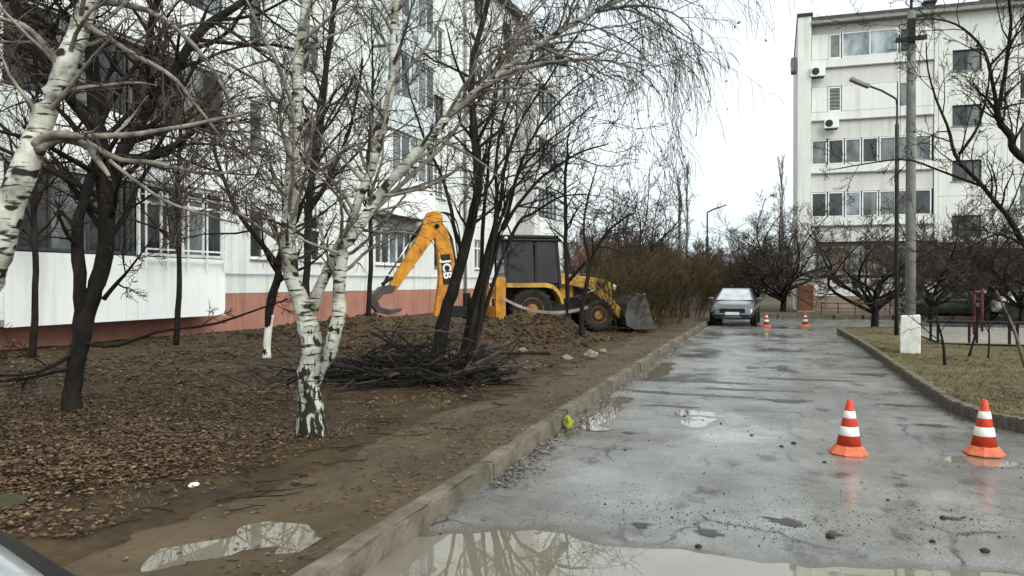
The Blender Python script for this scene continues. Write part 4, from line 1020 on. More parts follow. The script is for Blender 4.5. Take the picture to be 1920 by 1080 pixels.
fan_tree(1207, 37, .1, 7.0, 1.7, 401, 'fan shaped bare tree rising above the hedge', TWIG_D, stems=13, bare=.38)
fan_tree(1150, 52, .1, 5.6, 2.4, 402, 'grey bare tree behind the low house end', TWIG_R, stems=10)
# bare fruit trees before the cream block
fan_tree(1468, 41.5, .15, 6.6, 2.6, 411, 'round bare tree with a few pale leaves left of the cream block', TWIG_F, stems=15, bare=.2, leaf=.10, leafm=LEAF_PALE, kids=(8, 5), trunk_r=.16)
fan_tree(1418, 46, .1, 5.2, 2.0, 412, 'small bare tree with pale leaves behind the grey car', TWIG_R, stems=14, bare=.2, leaf=.2, leafm=LEAF_PALE)
fan_tree(1640, 28.5, .15, 3.9, 2.3, 413, 'low spreading bare tree left of the concrete pole', TWIG_F, stems=14, bare=.22, kids=(8, 5), trunk_r=.14)
fan_tree(1745, 31.5, .2, 4.4, 2.5, 414, 'spreading bare tree behind the concrete pole', TWIG_F, stems=13, bare=.25, kids=(8, 5))
fan_tree(1850, 33.5, .2, 4.2, 2.6, 415, 'dark bare tree behind the red frame', TWIG_F, stems=14, bare=.25)
fan_tree(1915, 30.5, .2, 4.6, 2.4, 416, 'dark bare tree at the right edge behind the bench', TWIG_F, stems=16, bare=.25)

# thin poplars far off
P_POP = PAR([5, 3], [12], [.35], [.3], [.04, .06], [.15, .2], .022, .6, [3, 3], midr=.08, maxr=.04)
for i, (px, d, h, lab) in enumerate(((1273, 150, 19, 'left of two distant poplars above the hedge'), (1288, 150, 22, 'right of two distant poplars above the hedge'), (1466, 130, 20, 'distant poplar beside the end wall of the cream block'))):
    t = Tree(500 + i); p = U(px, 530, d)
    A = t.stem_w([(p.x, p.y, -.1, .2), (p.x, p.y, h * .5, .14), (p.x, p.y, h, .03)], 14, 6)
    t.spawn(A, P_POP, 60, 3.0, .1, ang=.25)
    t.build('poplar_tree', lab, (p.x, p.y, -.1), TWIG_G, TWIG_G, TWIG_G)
# far tree belt
for i in range(9):
    px = (1090, 1130, 1175, 1225, 1310, 1345, 1378, 1420, 1480)[i]; d = (80, 95, 90, 85, 95, 110, 90, 100, 95)[i]
    lab = ('above the low house roof, first of the belt', 'above the low house roof, second of the belt', 'left of the fan shaped tree', 'right of the fan shaped tree', 'between the poplars and the far street lamp', 'just right of the far street lamp', 'farther right of the far street lamp', 'behind the small tree with pale leaves', 'beside the end wall of the cream block')[i]
    fan_tree(px, d, .05, (6.5, 6, 7, 6, 6.5, 6, 6.5, 7, 7)[i], 3.0, 520 + i, 'hazy far bare tree ' + lab, TWIG_R, stems=10, minr=.02, kids=(7, 4))

# big tree at the right edge: only its limbs reach into the picture
D = 9.6
t = Tree(71); p = U(2130, 800, D); b8 = Vector((p.x, p.y, .15))
A = t.stem_w([(b8.x, b8.y, .1, .2), (*U(2125, 640, D), .15), (*U(2100, 520, D), .14), (*U(2060, 420, D), .12), (*U(2010, 350, D), .09), (*U(1960, 310, D), .065), (*U(1920, 296, D), .05), (*U(1899, 280, D), .044), (*U(1896, 258, D), .042), (*U(1874, 235, D), .038), (*U(1868, 212, D), .036), (*U(1874, 190, D), .026), (*U(1886, 110, D), .022), (*U(1893, 50, D), .019), (*U(1886, -40, D), .014), (*U(1880, -160, D), .008)], 50, 9)
B = t.stem([(1869, 212, D, .03), (1862, 175, D, .022), (1853, 125, D, .02), (1825, 72, D + .1, .016), (1785, 45, D + .2, .012), (1735, 36, D + .3, .008), (1680, 50, D + .4, .005)], 18, 6)
C_ = t.stem([(2100, 520, D, .07), (1990, 500, D, .05), (1925, 462, D, .04), (1880, 395, D, .03), (1842, 350, D, .026), (1795, 296, D, .023), (1775, 240, D + .1, .018), (1745, 165, D + .2, .012), (1735, 80, D + .2, .007)], 26, 7)
E = t.stem([(1797, 290, D, .02), (1832, 238, D - .1, .016), (1850, 165, D - .2, .012), (1860, 110, D - .2, .008)], 10, 6)
Fq = t.stem([(1853, 125, D, .016), (1890, 85, D - .1, .013), (1925, 40, D - .2, .01), (1960, -20, D - .3, .007)], 8, 6)
Gq = t.stem([(1842, 350, D, .016), (1760, 320, D + .2, .013), (1700, 300, D + .3, .011), (1620, 308, D + .4, .009), (1560, 318, D + .5, .006)], 14, 6)
H = t.stem([(1925, 462, D, .02), (1870, 440, D - .1, .014), (1800, 470, D - .1, .01), (1740, 455, D, .007)], 12, 6)
P_R = PAR([4, 4, 3], [5, 4], [.5, .5], [.8, .8], [.17, .18, .18], [.03, .02, .02], .0035, .5, [4, 3, 3], midr=.012, maxr=.014)
for st, c, L, t0 in ((A, 22, .75, .45), (B, 10, .6, .15), (C_, 20, .7, .2), (E, 6, .5, .2), (Fq, 5, .5, .2), (Gq, 8, .4, .2), (H, 8, .5, .2)): t.spawn(st, P_R, c, L, t0)
t.build('bare_tree', 'dark crooked limbs reaching in from the right edge before the cream block', b8, BARK_D, TWIG_D, TWIG_D)

# saplings on the right lawn
def gr(px, py): return G(px, py, .17)
for i, (px, py, tip, r0, lab) in enumerate(((1772, 682, (1755, 590), .028, 'thin leaning sapling right of the whitewashed pole foot'), (1817, 668, (1838, 560), .03, 'thin sapling just left of the red frame'), (1853, 672, (1850, 590), .02, 'thin straight sapling right of the red frame'), (1925, 690, (1868, 545), .035, 'pale leaning stake near the right edge'))):
    b = gr(px, py); d = (b.x * FX + b.y * FY); t = Tree(600 + i)
    m = ((px + tip[0]) / 2 + 4, (py + tip[1]) / 2)
    A = t.stem_w([(b.x, b.y, b.z - .03, r0), (*U(*m, d), r0 * .8), (*U(*tip, d), r0 * .45)], 8, 6); t.spawn(A, P_R, 6, .8, .4, up=.3)
    t.build('sapling', lab, (b.x, b.y, b.z - .03), mat('sapling_bark', (.16, .12, .085), (.09, .065, .045), 5, .85) if i == 3 else BARK_D, TWIG_D, TWIG_D, group='saplings on the right lawn')

# ------------------------------------------------------------------ poles and lamps
pb = G(1707, 660, .17)
pole = thing('utility_pole', 'grey concrete utility pole with whitewashed foot and crossarm', 'utility pole', (pb.x, pb.y, .13), -.14)
mb = MB(); mb.lathe([(.11, 0.0), (.105, 2.5), (.095, 5.5), (.082, 7.5)], 12); mb.build('shaft', POLE_C, pole, True)
mb = MB()
vs_ = [(-.2, -.2, 0), (.2, -.2, 0), (.2, .2, 0), (-.2, .2, 0), (-.205, -.2, .5), (.205, -.2, .5), (.2, .2, .5), (-.2, .2, .5), (-.185, -.185, .84), (.195, -.185, .86), (.195, .185, .86), (-.185, .185, .84)]
mb.add(vs_, [(3, 2, 1, 0), (0, 1, 5, 4), (1, 2, 6, 5), (2, 3, 7, 6), (3, 0, 4, 7), (4, 5, 9, 8), (5, 6, 10, 9), (6, 7, 11, 10), (7, 4, 8, 11), (8, 9, 10, 11)])
mb.build('whitewashed_foot', WASH, pole, bevel=.025)
mb = MB(); mb.box((0, -.13, 6.86), (.62, .08, .09)); mb.build('crossarm', METAL_D, pole)
for sx in (-.27, .27):
    mb = MB(); mb.lathe([(.012, 6.9), (.012, 6.97), (.04, 6.98), (.045, 7.03), (.025, 7.06), (.04, 7.09), (.02, 7.13)], 10, (sx, -.13, 0)); mb.build('insulator', WASH, pole, True)
mb = MB(); mb.tube([(0, 0, 7.45), (0, 0, 7.75)], .03, 6); mb.build('top_spike', METAL_D, pole)
mb = MB(); mb.box((.0, -.12, 7.05), (.16, .1, .5)); mb.build('junction_box', METAL_D, pole)
def lamp_post(pos, h_thick, h_top, arm, label, rot, r=.06, base=None):
    t = thing('street_lamp', label, 'street lamp', pos, rot)
    mb = MB(); mb.lathe([(r, 0), (r, h_thick), (r * .55, h_thick + .06), (r * .5, h_top)], 10); mb.build('post', METAL_D, t, True)
    ax, az = arm
    mb = MB(); mb.tube([(0, 0, h_top - .02), (-.02, 0, h_top + .12), (ax * .12, 0, h_top + az * .35), (ax * .5, 0, h_top + az * .7), (ax, 0, h_top + az)], r * .5, 8); mb.build('arm', METAL_D, t, True)
    mb = MB()
    M = Matrix.Translation((ax * 1.18, 0, h_top + az * 1.10)) @ Matrix.Rotation(-math.atan2(az * .3, ax * .5) if False else math.atan2(-az * .35, ax * .5) + (PI if ax < 0 else 0), 4, 'Y')
    mb.box((0, 0, 0), (.6, .2, .11), M); mb.build('lamp_head', CONC, t, bevel=.03)
    return t
lp = G(1681, 628, .17); dl = lp.x * FX + lp.y * FY
zt = CAM_H + (530 - 235) / 1500 * dl; zt2 = CAM_H + (530 - 195) / 1500 * dl
lamp_post((lp.x, lp.y, .13), zt - .13, zt2 - .13, (-.92, .55), 'dark street lamp with bent arm beside the concrete pole', YAW)
p = U(1326, 545, 62)
lamp_post((p.x, p.y, 0), 5.2, 7.0, (1.0, .55), 'far street lamp above the parked grey car', YAW, r=.12)
# overhead wires from the concrete pole
for i, dx in enumerate((-.27, .27)):
    mb = MB(); a = pole.location + Vector((dx * RX + .13 * RY * 0, dx * RY - .13, 7.13)); pts = []
    for k in range(17):
        f = k / 16; pts.append((a.x + (6 - a.x) * f * 1.0 + 10 * f * 0, a.y + (45 - a.y) * f, a.z + 1.6 * f - 1.8 * f * (1 - f)))
    tag(mb.tube(pts, .008, 4).build('overhead_wire', METAL_D, origin=pts[0]), ('left' if i == 0 else 'right') + ' overhead wire from the concrete pole towards the cream block', 'wire', 'overhead wires')

# ------------------------------------------------------------------ backhoe loader
YEL = mat('worn_yellow_paint', (.58, .25, .022), (.26, .11, .022), 3.5, .5, 0, lo=.30, hi=.58, rough2=.75, detail=8)
YEL2 = mat('dusty_yellow_paint', (.54, .32, .05), (.20, .12, .04), 4, .6, lo=.34, hi=.60, detail=9)
RIMO = mat('muddy_orange_rim', (.34, .14, .03), (.10, .06, .03), 5, .7)
DARKM = mat('black_machine_steel', (.020, .020, .018), (.009, .008, .008), 5, .55)
BUCKM = mat('scuffed_bucket_steel', (.075, .072, .066), (.025, .024, .022), 4, .5)
RUBBER = mat('muddy_rubber', (.030, .024, .018), (.010, .009, .008), 6, .85, .006)
CHROME = mat('cylinder_chrome', (.5, .5, .5), (.4, .4, .4), 5, .2, metal=1)
CABG = glass_mat('cab_glass', (.006, .008, .008), .05); CABG.node_tree.nodes['Principled BSDF'].inputs['Specular IOR Level'].default_value = .4
WHT = mat('white_letter_paint', (.75, .75, .72), (.6, .6, .57), 6, .5)
jr = math.radians(33)
jp = U(938, 640, 23.6)       # foot of the near stabiliser
jx = Vector((math.cos(jr), math.sin(jr), 0)); jy = Vector((-math.sin(jr), math.cos(jr), 0))
jbase = Vector((jp.x, jp.y, 0)) + jx * 1.0 + jy * 1.08; jbase.z = .22
J = thing('backhoe_loader', 'yellow backhoe loader with raised digging arm and black cab behind the bare trees', 'backhoe loader', jbase, jr)
mb = MB(); mb.box2((-.9, -.42, .5), (2.65, .42, .98)); mb.box2((-.3, -.55, .45), (.3, .55, .85)); mb.box2((2.0, -.6, .38), (2.3, .6, .6)); mb.build('chassis', DARKM, J, bevel=.02)
def wheel(x, y, r, w, name):
    s = -1 if y < 0 else 1
    mb = MB(); mb.lathe([(r * .56, -w / 2 * .8), (r * .80, -w / 2), (r * .95, -w / 2 * .9), (r, -w / 2 * .6), (r, w / 2 * .6), (r * .95, w / 2 * .9), (r * .80, w / 2), (r * .56, w / 2 * .8)], 28, (x, y, r), 'y')
    for k in range(20):
        a = 2 * PI * k / 20
        for sgn in (-1, 1):
            M = Matrix.Translation((x, y, r)) @ Matrix.Rotation(-a - sgn * .06, 4, 'Y') @ Matrix.Translation((r * .99, sgn * w * .24, 0)) @ Matrix.Rotation(sgn * .6, 4, 'X')
            mb.box((0, 0, 0), (.06, w * .5, .05), M)
    t = mb.build(name, RUBBER, J)
    o_ = s * w / 2
    mb = MB(); mb.lathe([(r * .57, o_ * .72), (r * .53, o_ * .86), (r * .44, o_ * .55), (r * .3, o_ * .45), (r * .27, o_ * .8), (r * .13, o_ * .85), (.001, o_ * .86)], 24, (x, y, r), 'y'); mb.build('rim', RIMO, t, False)
    return t
for y in (-.86, .86): wheel(0, y, .66, .42, 'rear_wheel'); wheel(2.15, y * .94, .48, .30, 'front_wheel')
for s in (-1, 1):
    # rear mudguard: a flat strip over the wheel that curves down in front
    y0, y1 = s * .62, s * 1.12; prof = [(-.82, 1.46), (.42, 1.46), (.62, 1.41), (.78, 1.28), (.90, 1.08), (.97, .85)]
    mb = MB(); th = .12
    for (a, b), (c, d) in zip(prof, prof[1:]):
        L = math.hypot(c - a, d - b); nx, nz_ = (d - b) / L * th, -(c - a) / L * th
        mb.prism([(a, b), (c, d), (c - abs(nx) * .6, d - abs(nz_) - .01), (a - abs(nx) * .6, b - abs(nz_) - .01)], y0, y1)
    mb.build('mudguard', YEL2, J)
    mb = MB(); mb.box2((-1.16, s * .96, .12), (-.86, s * 1.2, 1.62)); mb.build('stabiliser_leg', YEL, J, bevel=.02)
    mb = MB(); mb.box2((-1.22, s * .90, .0), (-.80, s * 1.26, .08)); mb.tube([(-1.01, s * 1.08, .06), (-1.01, s * 1.08, .3)], .06, 8); mb.build('stabiliser_foot', DARKM, J)
    # loader arm
    out = [(.95, 1.62), (1.25, 1.72), (2.05, 1.52), (2.75, .92), (3.2, .46), (3.12, .30), (2.95, .34), (2.45, .86), (1.95, 1.26), (1.2, 1.42), (.95, 1.42)]
    mb = MB(); mb.prism(out, s * .50, s * .66); mb.build('loader_arm', YEL2, J, bevel=.012)
    mb = MB(); mb.tube([(1.25, s * .74, .95), (1.7, s * .74, 1.1)], .055, 8); mb.build('lift_cylinder', DARKM, J, True)
    mb = MB(); mb.tube([(1.7, s * .74, 1.1), (2.2, s * .74, 1.28)], .028, 8); mb.build('cylinder_rod', CHROME, J, True)
    mb = MB(); mb.lathe([(.001, 0), (.10, .01), (.10, .06), (.06, .10), (.001, .11)], 12, (2.86, s * .30, 1.32), 'x'); mb.build('headlight', WHT, J)
    mb = MB(); mb.box((1.0, s * .6, 2.82), (.12, .16, .1)); mb.build('work_lamp', WHT, J, bevel=.01)
    mb = MB(); mb.box((-.72, s * .6, 2.82), (.1, .16, .1)); mb.build('work_lamp', WHT, J, bevel=.01)
    mb = MB(); mb.tube([(1.02, s * .7, 2.2), (1.15, s * .92, 2.25)], .015, 5); mb.box((1.16, s * .98, 2.2), (.04, .2, .3)); mb.build('mirror', DARKM, J)
mb = MB(); mb.box2((-1.2, -.96, .45), (-.98, .96, .75)); mb.box2((-1.2, -.96, 1.05), (-.98, .96, 1.25)); mb.build('rear_frame', YEL, J, bevel=.015)
# cab
mb = MB(); mb.box2((-.7, -.62, .98), (1.0, .62, 1.45)); mb.build('cab_floor', DARKM, J, bevel=.03)
for x, lean in ((-.70, -.04), (.22, 0), (1.0, -.12)):
    for s in (-1, 1):
        mb = MB(); mb.beam((x, s * .66, 1.3), (x + lean, s * .62, 2.74), .08, .08, (1, 0, 0)); mb.build('cab_post', DARKM, J)
mb = MB(); mb.box2((-.86, -.74, 2.72), (1.02, .74, 2.80)); mb.box2((-.80, -.68, 2.81), (.95, .68, 2.92)); mb.build('cab_roof', DARKM, J, bevel=.04)
for s in (-1, 1):
    for a, b in ((-.66, .18), (.26, .95)):
        g = MB(); g.add([(a, s * .655, 1.46), (b, s * .655, 1.46), (b - .05, s * .63, 2.71), (a, s * .63, 2.71)], [(0, 1, 2, 3)]); w = g.build('side_window', CABG, J)
        md = w.modifiers.new('thick', 'SOLIDIFY'); md.thickness = .008
for x, dx in ((-.71, -.035), (1.02, -.12)):
    g = MB(); g.add([(x, -.6, 1.46), (x, .6, 1.46), (x + dx, .58, 2.71), (x + dx, -.58, 2.71)], [(0, 1, 2, 3)]); w = g.build('windscreen' if x > 0 else 'rear_window', CABG, J)
    md = w.modifiers.new('thick', 'SOLIDIFY'); md.thickness = .008
mb = MB(); mb.box((.25, 0, 1.55), (.5, .5, .14)); mb.box((-.05, 0, 1.95), (.14, .48, .75)); mb.build('operator_seat', DARKM, J, bevel=.04)
# bonnet
mb = MB(); mb.prism([(1.06, .98), (1.06, 1.74), (1.5, 1.72), (2.5, 1.58), (2.75, 1.48), (2.82, 1.0), (2.75, .85), (1.6, .85)], -.40, .40); mb.build('bonnet', YEL2, J, bevel=.03)
mb = MB(); mb.box2((1.5, -.425, 1.05), (2.4, -.402, 1.45)); mb.box2((1.5, .402, 1.05), (2.4, .425, 1.45)); mb.build('side_grille', DARKM, J)
mb = MB(); mb.tube([(1.35, -.3, 1.72), (1.35, -.3, 2.5), (1.30, -.3, 2.58)], .04, 10); mb.build('exhaust_stack', DARKM, J, True)
mb = MB(); mb.box2((2.75, -.35, .55), (2.95, .35, .95)); mb.build('counterweight', DARKM, J, bevel=.02)
# loader bucket
prof = [(3.95, .06), (3.25, .05), (3.0, .16), (2.93, .45), (3.02, .80), (3.25, 1.02), (3.55, 1.08)]
inner = [(3.53, 1.03), (3.28, .97), (3.08, .77), (3.0, .46), (3.06, .2), (3.28, .11), (3.95, .09)]
mb = MB()
for i in range(len(prof) - 1):
    a, b = prof[i], prof[i + 1]; c, d = inner[len(inner) - 2 - i], inner[len(inner) - 1 - i]
    mb.prism([a, b, c, d], -1.14, 1.14)
bk = mb.build('loader_bucket', BUCKM, J)
for s in (-1, 1):
    mb = MB(); mb.prism([(3.97, .05), (3.25, .03), (2.98, .14), (2.91, .45), (3.0, .82), (3.24, 1.05), (3.56, 1.10), (3.66, .9), (3.82, .35)], s * 1.145, s * 1.175); mb.build('side_plate', BUCKM, bk)
mb = MB(); mb.box2((3.50, -1.17, 1.085), (3.60, 1.17, 1.125)); mb.build('top_lip', CONC, bk)
mb = MB()
for k in range(9): mb.prism([(3.9, .05), (4.12, .06), (3.9, .13)], -1.1 + k * .26, -1.0 + k * .26)
mb.build('teeth', BUCKM, bk)
# backhoe: slewed slightly, in its own plane
kp = Vector((-1.72, .35, 0)); sl = math.radians(180 + 4)
bd = Vector((math.cos(sl), math.sin(sl), 0)); bn = Vector((-bd.y, bd.x, 0))
def BP(r, z): return (r, z)
def arm(name, outline, half, m, bevel=.02, parent=J, off=0):
    n = len(outline); vs_ = []
    for s in (-1, 1): vs_ += [kp + bd * r + bn * (s * half + off) + Vector((0, 0, z)) for r, z in outline]
    mb = MB(); mb.add(vs_, [tuple(range(n)), tuple(reversed(range(n, 2 * n)))] + [(i, i + n, (i + 1) % n + n, (i + 1) % n) for i in range(n)])
    return mb.build(name, m, parent, bevel=bevel)
def bp3(r, z, o=0): return kp + bd * r + bn * o + Vector((0, 0, z))
mb = MB(); mb.box((-1.44, .35, .72), (.50, .5, .6)); mb.box((-2.15, .33, .58), (.9, .22, .36)); mb.tube([(-1.72, .35, .35), (-1.72, .35, 1.15)], .12, 12); mb.build('kingpost', DARKM, J, bevel=.02)
boom = arm('boom', [(.74, .42), (1.06, .45), (.96, 1.1), (.90, 1.6), (.92, 2.2), (1.06, 3.02), (1.08, 3.28), (.84, 3.36), (.66, 3.1), (.44, 2.35), (.38, 1.75), (.48, 1.1), (.64, .62)], .13, YEL)
dip = arm('dipper', [(.78, 3.46), (.92, 3.66), (1.22, 3.62), (1.34, 3.38), (1.62, 2.75), (2.40, 1.45), (2.42, 1.24), (2.24, 1.20), (1.30, 2.50), (1.02, 2.86), (.86, 3.1)], .15, YEL)
mb = MB(); mb.tube([bp3(.98, 3.2, -.22), bp3(.98, 3.2, .22)], .07, 10); mb.tube([bp3(2.33, 1.33, -.2), bp3(2.33, 1.33, .2)], .05, 10); mb.build('pivot_pins', DARKM, J, True)
mb = MB(); mb.tube([bp3(.38, 2.05, 0), bp3(.52, 2.85, 0)], .07, 10); mb.build('dipper_cylinder', DARKM, J, True)
mb = MB(); mb.tube([bp3(.46, 2.78, 0), bp3(.84, 3.5, 0)], .035, 8); mb.build('cylinder_rod', CHROME, J, True)
mb = MB(); mb.tube([bp3(1.20, 3.45, 0), bp3(1.75, 2.75, 0)], .06, 10); mb.build('bucket_cylinder', DARKM, J, True)
mb = MB(); mb.tube([bp3(1.75, 2.75, 0), bp3(2.42, 1.72, 0)], .03, 8); mb.build('cylinder_rod', CHROME, J, True)
for i, o_ in enumerate((-.07, 0, .07)):
    mb = MB(); C = catmull([tuple(bp3(.40, .9, o_)), tuple(bp3(.26, 1.8, o_)), tuple(bp3(.32 - .05 * i, 2.7, o_)), tuple(bp3(.52 - .06 * i, 3.45, o_)), tuple(bp3(.80, 3.62, o_)), tuple(bp3(1.0, 3.4, o_))], 18); mb.tube(C, .022, 6); mb.build('hydraulic_hose', DARKM, J, True)
mb = MB(); mb.tube([bp3(2.33, 1.62, -.16), bp3(2.62, 1.42, -.16)], .04, 6); mb.tube([bp3(2.33, 1.62, .16), bp3(2.62, 1.42, .16)], .04, 6); mb.tube([bp3(2.45, 1.68, 0), bp3(2.68, 1.2, 0)], .045, 6); mb.build('bucket_link', DARKM, J)
arm('digging_bucket', [(2.24, 1.36), (2.40, 1.40), (2.70, 1.34), (2.92, 1.10), (2.98, .82), (2.80, .58), (2.45, .50), (2.12, .62), (2.06, .70), (2.42, .66), (2.70, .74), (2.80, .92), (2.62, 1.12), (2.36, 1.16)], .30, BUCKM, .01)
# boom lettering
def text_mesh(body, size):
    cu = bpy.data.curves.new('lettering', 'FONT'); cu.body = body; cu.size = size; cu.extrude = .004; cu.align_x = 'CENTER'; cu.align_y = 'CENTER'; cu.space_character = 1.05; cu.offset = .012
    o = bpy.data.objects.new('tmp', cu); COL.objects.link(o); bpy.context.view_layer.update()
    me = bpy.data.meshes.new_from_object(o); bpy.data.objects.remove(o); bpy.data.curves.remove(cu); return me
me = text_mesh('JCB', .36); me.materials.append(WHT)
lt = bpy.data.objects.new('lettering', me); link(lt, boom)
c0 = bp3(.46, 1.85); c1 = bp3(.30, 1.72)
# the side of the boom that faces the camera is the one with local y < kp.y
side = 1 if bn.y < 0 else -1
ctr = bp3(.67, 1.88, side * .139)
dirv = (bp3(.62, 1.35) - bp3(.71, 2.25)).normalized()      # reading direction runs down the boom
nrm = (bn * side).normalized(); upv = nrm.cross(dirv)
lt.matrix_local = Matrix.Translation(ctr) @ Matrix(((dirv.x, upv.x, nrm.x), (dirv.y, upv.y, nrm.y), (dirv.z, upv.z, nrm.z))).to_4x4()
g = MB(); h_, w_ = .17, .46
M = Matrix.Translation(bp3(.67, 1.88, side * .1335)) @ Matrix(((dirv.x, upv.x, nrm.x), (dirv.y, upv.y, nrm.y), (dirv.z, upv.z, nrm.z))).to_4x4()
g.box((0, 0, 0), (w_ * 2, h_ * 2 - .04, .006), M); g.build('decal_panel', DARKM, boom)

# barrier tape strung from the stabiliser to the thin tree
TAPE = mat('white_red_tape', (.72, .66, .62), (.62, .40, .36), 2.2, .5, lo=.44, hi=.52)
ta = J.matrix_basis @ Vector((-1.01, -1.235, 1.05)); tb = U(1102, 576, 19.7)
mb = MB(); N_ = 24
for k in range(N_):
    f0, f1 = k / N_, (k + 1) / N_
    def tp(f): p = ta.lerp(tb, f); p.z -= .30 * 4 * f * (1 - f) * .9; return p
    a, b = tp(f0), tp(f1); tw = .25 * math.sin(f0 * 9); tw2 = .25 * math.sin(f1 * 9)
    mb.add([a + Vector((0, -tw * .04, -.04)), b + Vector((0, -tw2 * .04, -.04)), b + Vector((0, tw2 * .04, .04)), a + Vector((0, tw * .04, .04))], [(0, 1, 2, 3)])
tag(mb.build('barrier_tape', TAPE, origin=ta), 'sagging white barrier tape strung between the digger and a thin tree', 'tape')

# ------------------------------------------------------------------ cars
def car(name, label, pos, rot, paint, plate=True, group=None, windscreen=None):
    t = thing(name, label, 'car', pos, rot, group)
    # lower body: stations along x (front = +x); half sections (y, z)
    ST = [(2.12, .55, .30, .62, .40, .70, .35, .0), (2.05, .74, .27, .80, .55, .74, .74, .0), (1.75, .80, .24, .86, .62, .78, .86, .0), (1.15, .82, .22, .875, .66, .80, .95, .0), (.75, .82, .22, .88, .68, .82, 1.00, .0),
          (-.4, .82, .22, .885, .70, .83, 1.00, .0), (-1.3, .82, .22, .88, .72, .82, 1.02, .0), (-1.9, .78, .26, .85, .72, .76, 1.02, .0), (-2.08, .70, .32, .78, .66, .66, .95, .0)]
    mb = MB(); ring = []
    for (x, yb, zb, ym, zm, yt, zt, _) in ST:
        h = [(0, zb), (yb * .7, zb), (yb, zb + .06), (ym, zm), (yt + .02, zt - .07), (yt - .08, zt), (0, zt + .025)]
        r_ = [(x, y, z) for y, z in h] + [(x, -y, z) for y, z in reversed(h[1:-1])]
        ring.append(r_)
    k = len(ring[0]); vs_ = [p for r_ in ring for p in r_]
    fs = [(i * k + j, i * k + (j + 1) % k, (i + 1) * k + (j + 1) % k, (i + 1) * k + j) for i in range(len(ring) - 1) for j in range(k)] + [tuple(range(k)), tuple(reversed(range((len(ring) - 1) * k, len(ring) * k)))]
    mb.add(vs_, fs); body = mb.build('body', paint, t, True)
    md = body.modifiers.new('sub', 'SUBSURF'); md.levels = 2; md.render_levels = 2
    # cabin
    bot = [(.95, .74), (-.1, .79), (-1.35, .77), (-1.85, .66)]; top = [(.12, .56), (-.25, .585), (-1.0, .575), (-1.42, .50)]
    zb, zt = .98, (1.42, 1.46, 1.45, 1.38)
    mb = MB(); vs_ = []
    for (x, y) in bot: vs_ += [(x, y, zb), (x, -y, zb)]
    for (x, y), z in zip(top, zt): vs_ += [(x, y, z), (x, -y, z)]
    fs = []
    for i in range(3): fs += [(i * 2, i * 2 + 2, i * 2 + 10, i * 2 + 8), (i * 2 + 1, i * 2 + 9, i * 2 + 11, i * 2 + 3), (i * 2 + 8, i * 2 + 10, i * 2 + 11, i * 2 + 9)]
    fs += [(0, 8, 9, 1), (6, 7, 15, 14)]
    mb.add(vs_, fs); cb = mb.build('cabin', paint, t, True, bevel=.04)
    def glass(nm, q, m=GLASS_CAR):
        q = [Vector(p) for p in q]; nn = (q[1] - q[0]).cross(q[3] - q[0]).normalized(); c = sum(q, Vector()) / 4
        if nn.dot(c - Vector((-.4, 0, 1.1))) < 0: nn = -nn
        g = MB(); g.add([p + nn * .008 for p in q] + [p - nn * .01 for p in q], [(0, 1, 2, 3), (7, 6, 5, 4), (0, 4, 5, 1), (1, 5, 6, 2), (2, 6, 7, 3), (3, 7, 4, 0)]); return g.build(nm, m, t)
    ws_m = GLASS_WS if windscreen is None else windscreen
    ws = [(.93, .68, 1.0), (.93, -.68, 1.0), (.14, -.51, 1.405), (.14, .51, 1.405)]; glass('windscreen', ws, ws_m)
    glass('rear_window', [(-1.82, .58, 1.03), (-1.82, -.58, 1.03), (-1.45, -.45, 1.35), (-1.45, .45, 1.35)])
    for s in (-1, 1):
        glass('side_window', [(.74, s * .755, 1.02), (-.32, s * .79, 1.02), (-.38, s * .60, 1.40), (.06, s * .59, 1.385)])
        glass('side_window', [(-.40, s * .79, 1.02), (-1.3, s * .77, 1.02), (-1.05, s * .595, 1.385), (-.45, s * .60, 1.40)])
        g = MB(); g.box((.62, s * .95, 1.03), (.12, .2, .13)); g.build('mirror', paint, t, bevel=.03)
        g = MB(); g.add([(2.075, s * .45, .60), (1.80, s * .80, .66), (1.78, s * .80, .77), (2.03, s * .48, .72), (2.0, s * .45, .60), (1.74, s * .74, .66), (1.72, s * .74, .77), (1.96, s * .48, .72)], [(0, 1, 2, 3), (4, 7, 6, 5), (0, 4, 5, 1), (1, 5, 6, 2), (2, 6, 7, 3), (3, 7, 4, 0)]); g.build('headlight', GLASS_L, t)
        for x in (1.38, -1.32):
            wy = s * .74
            g = MB(); g.lathe([(.19, -.09), (.28, -.10), (.315, -.08), (.325, 0), (.315, .08), (.28, .10), (.19, .09)], 24, (x, wy, .325), 'y'); w = g.build('wheel', RUBBER, t, True)
            g = MB(); g.lathe([(.20, s * .085), (.19, s * .095), (.16, s * .06), (.06, s * .075), (.001, s * .085)], 20, (x, wy, .325), 'y'); g.build('rim', CONC, w)
            g = MB(); g.lathe([(.36, s * .150), (.36, s * .10), (.001, s * .09)], 20, (x, wy - s * .0, .34), 'y'); g.build('wheel_arch', DARKM, t)
    g = MB(); g.box((2.07, 0, .60), (.06, .96, .17)); g.build('grille', DARKM, t, bevel=.01)
    g = MB(); g.box((2.07, 0, .37), (.08, 1.3, .18)); g.build('lower_grille', DARKM, t, bevel=.01)
    if plate:
        g = MB(); g.box((2.125, 0, .50), (.02, .52, .115)); g.build('number_plate', WHT, t)
    # bonnet shut line
    bpy.context.view_layer.update(); be = body.evaluated_get(bpy.context.evaluated_depsgraph_get()); sm_ = []
    for c in catmull([(1.0, .70, 0), (1.4, .68, 0), (1.72, .60, 0), (1.84, .36, 0), (1.87, 0, 0), (1.84, -.36, 0), (1.72, -.60, 0), (1.4, -.68, 0), (1.0, -.70, 0)], 48):
        hit, hp, hn, hi = be.ray_cast(Vector((c[0], c[1], 3)), Vector((0, 0, -1)))
        if hit: sm_.append(hp + hn * .001)
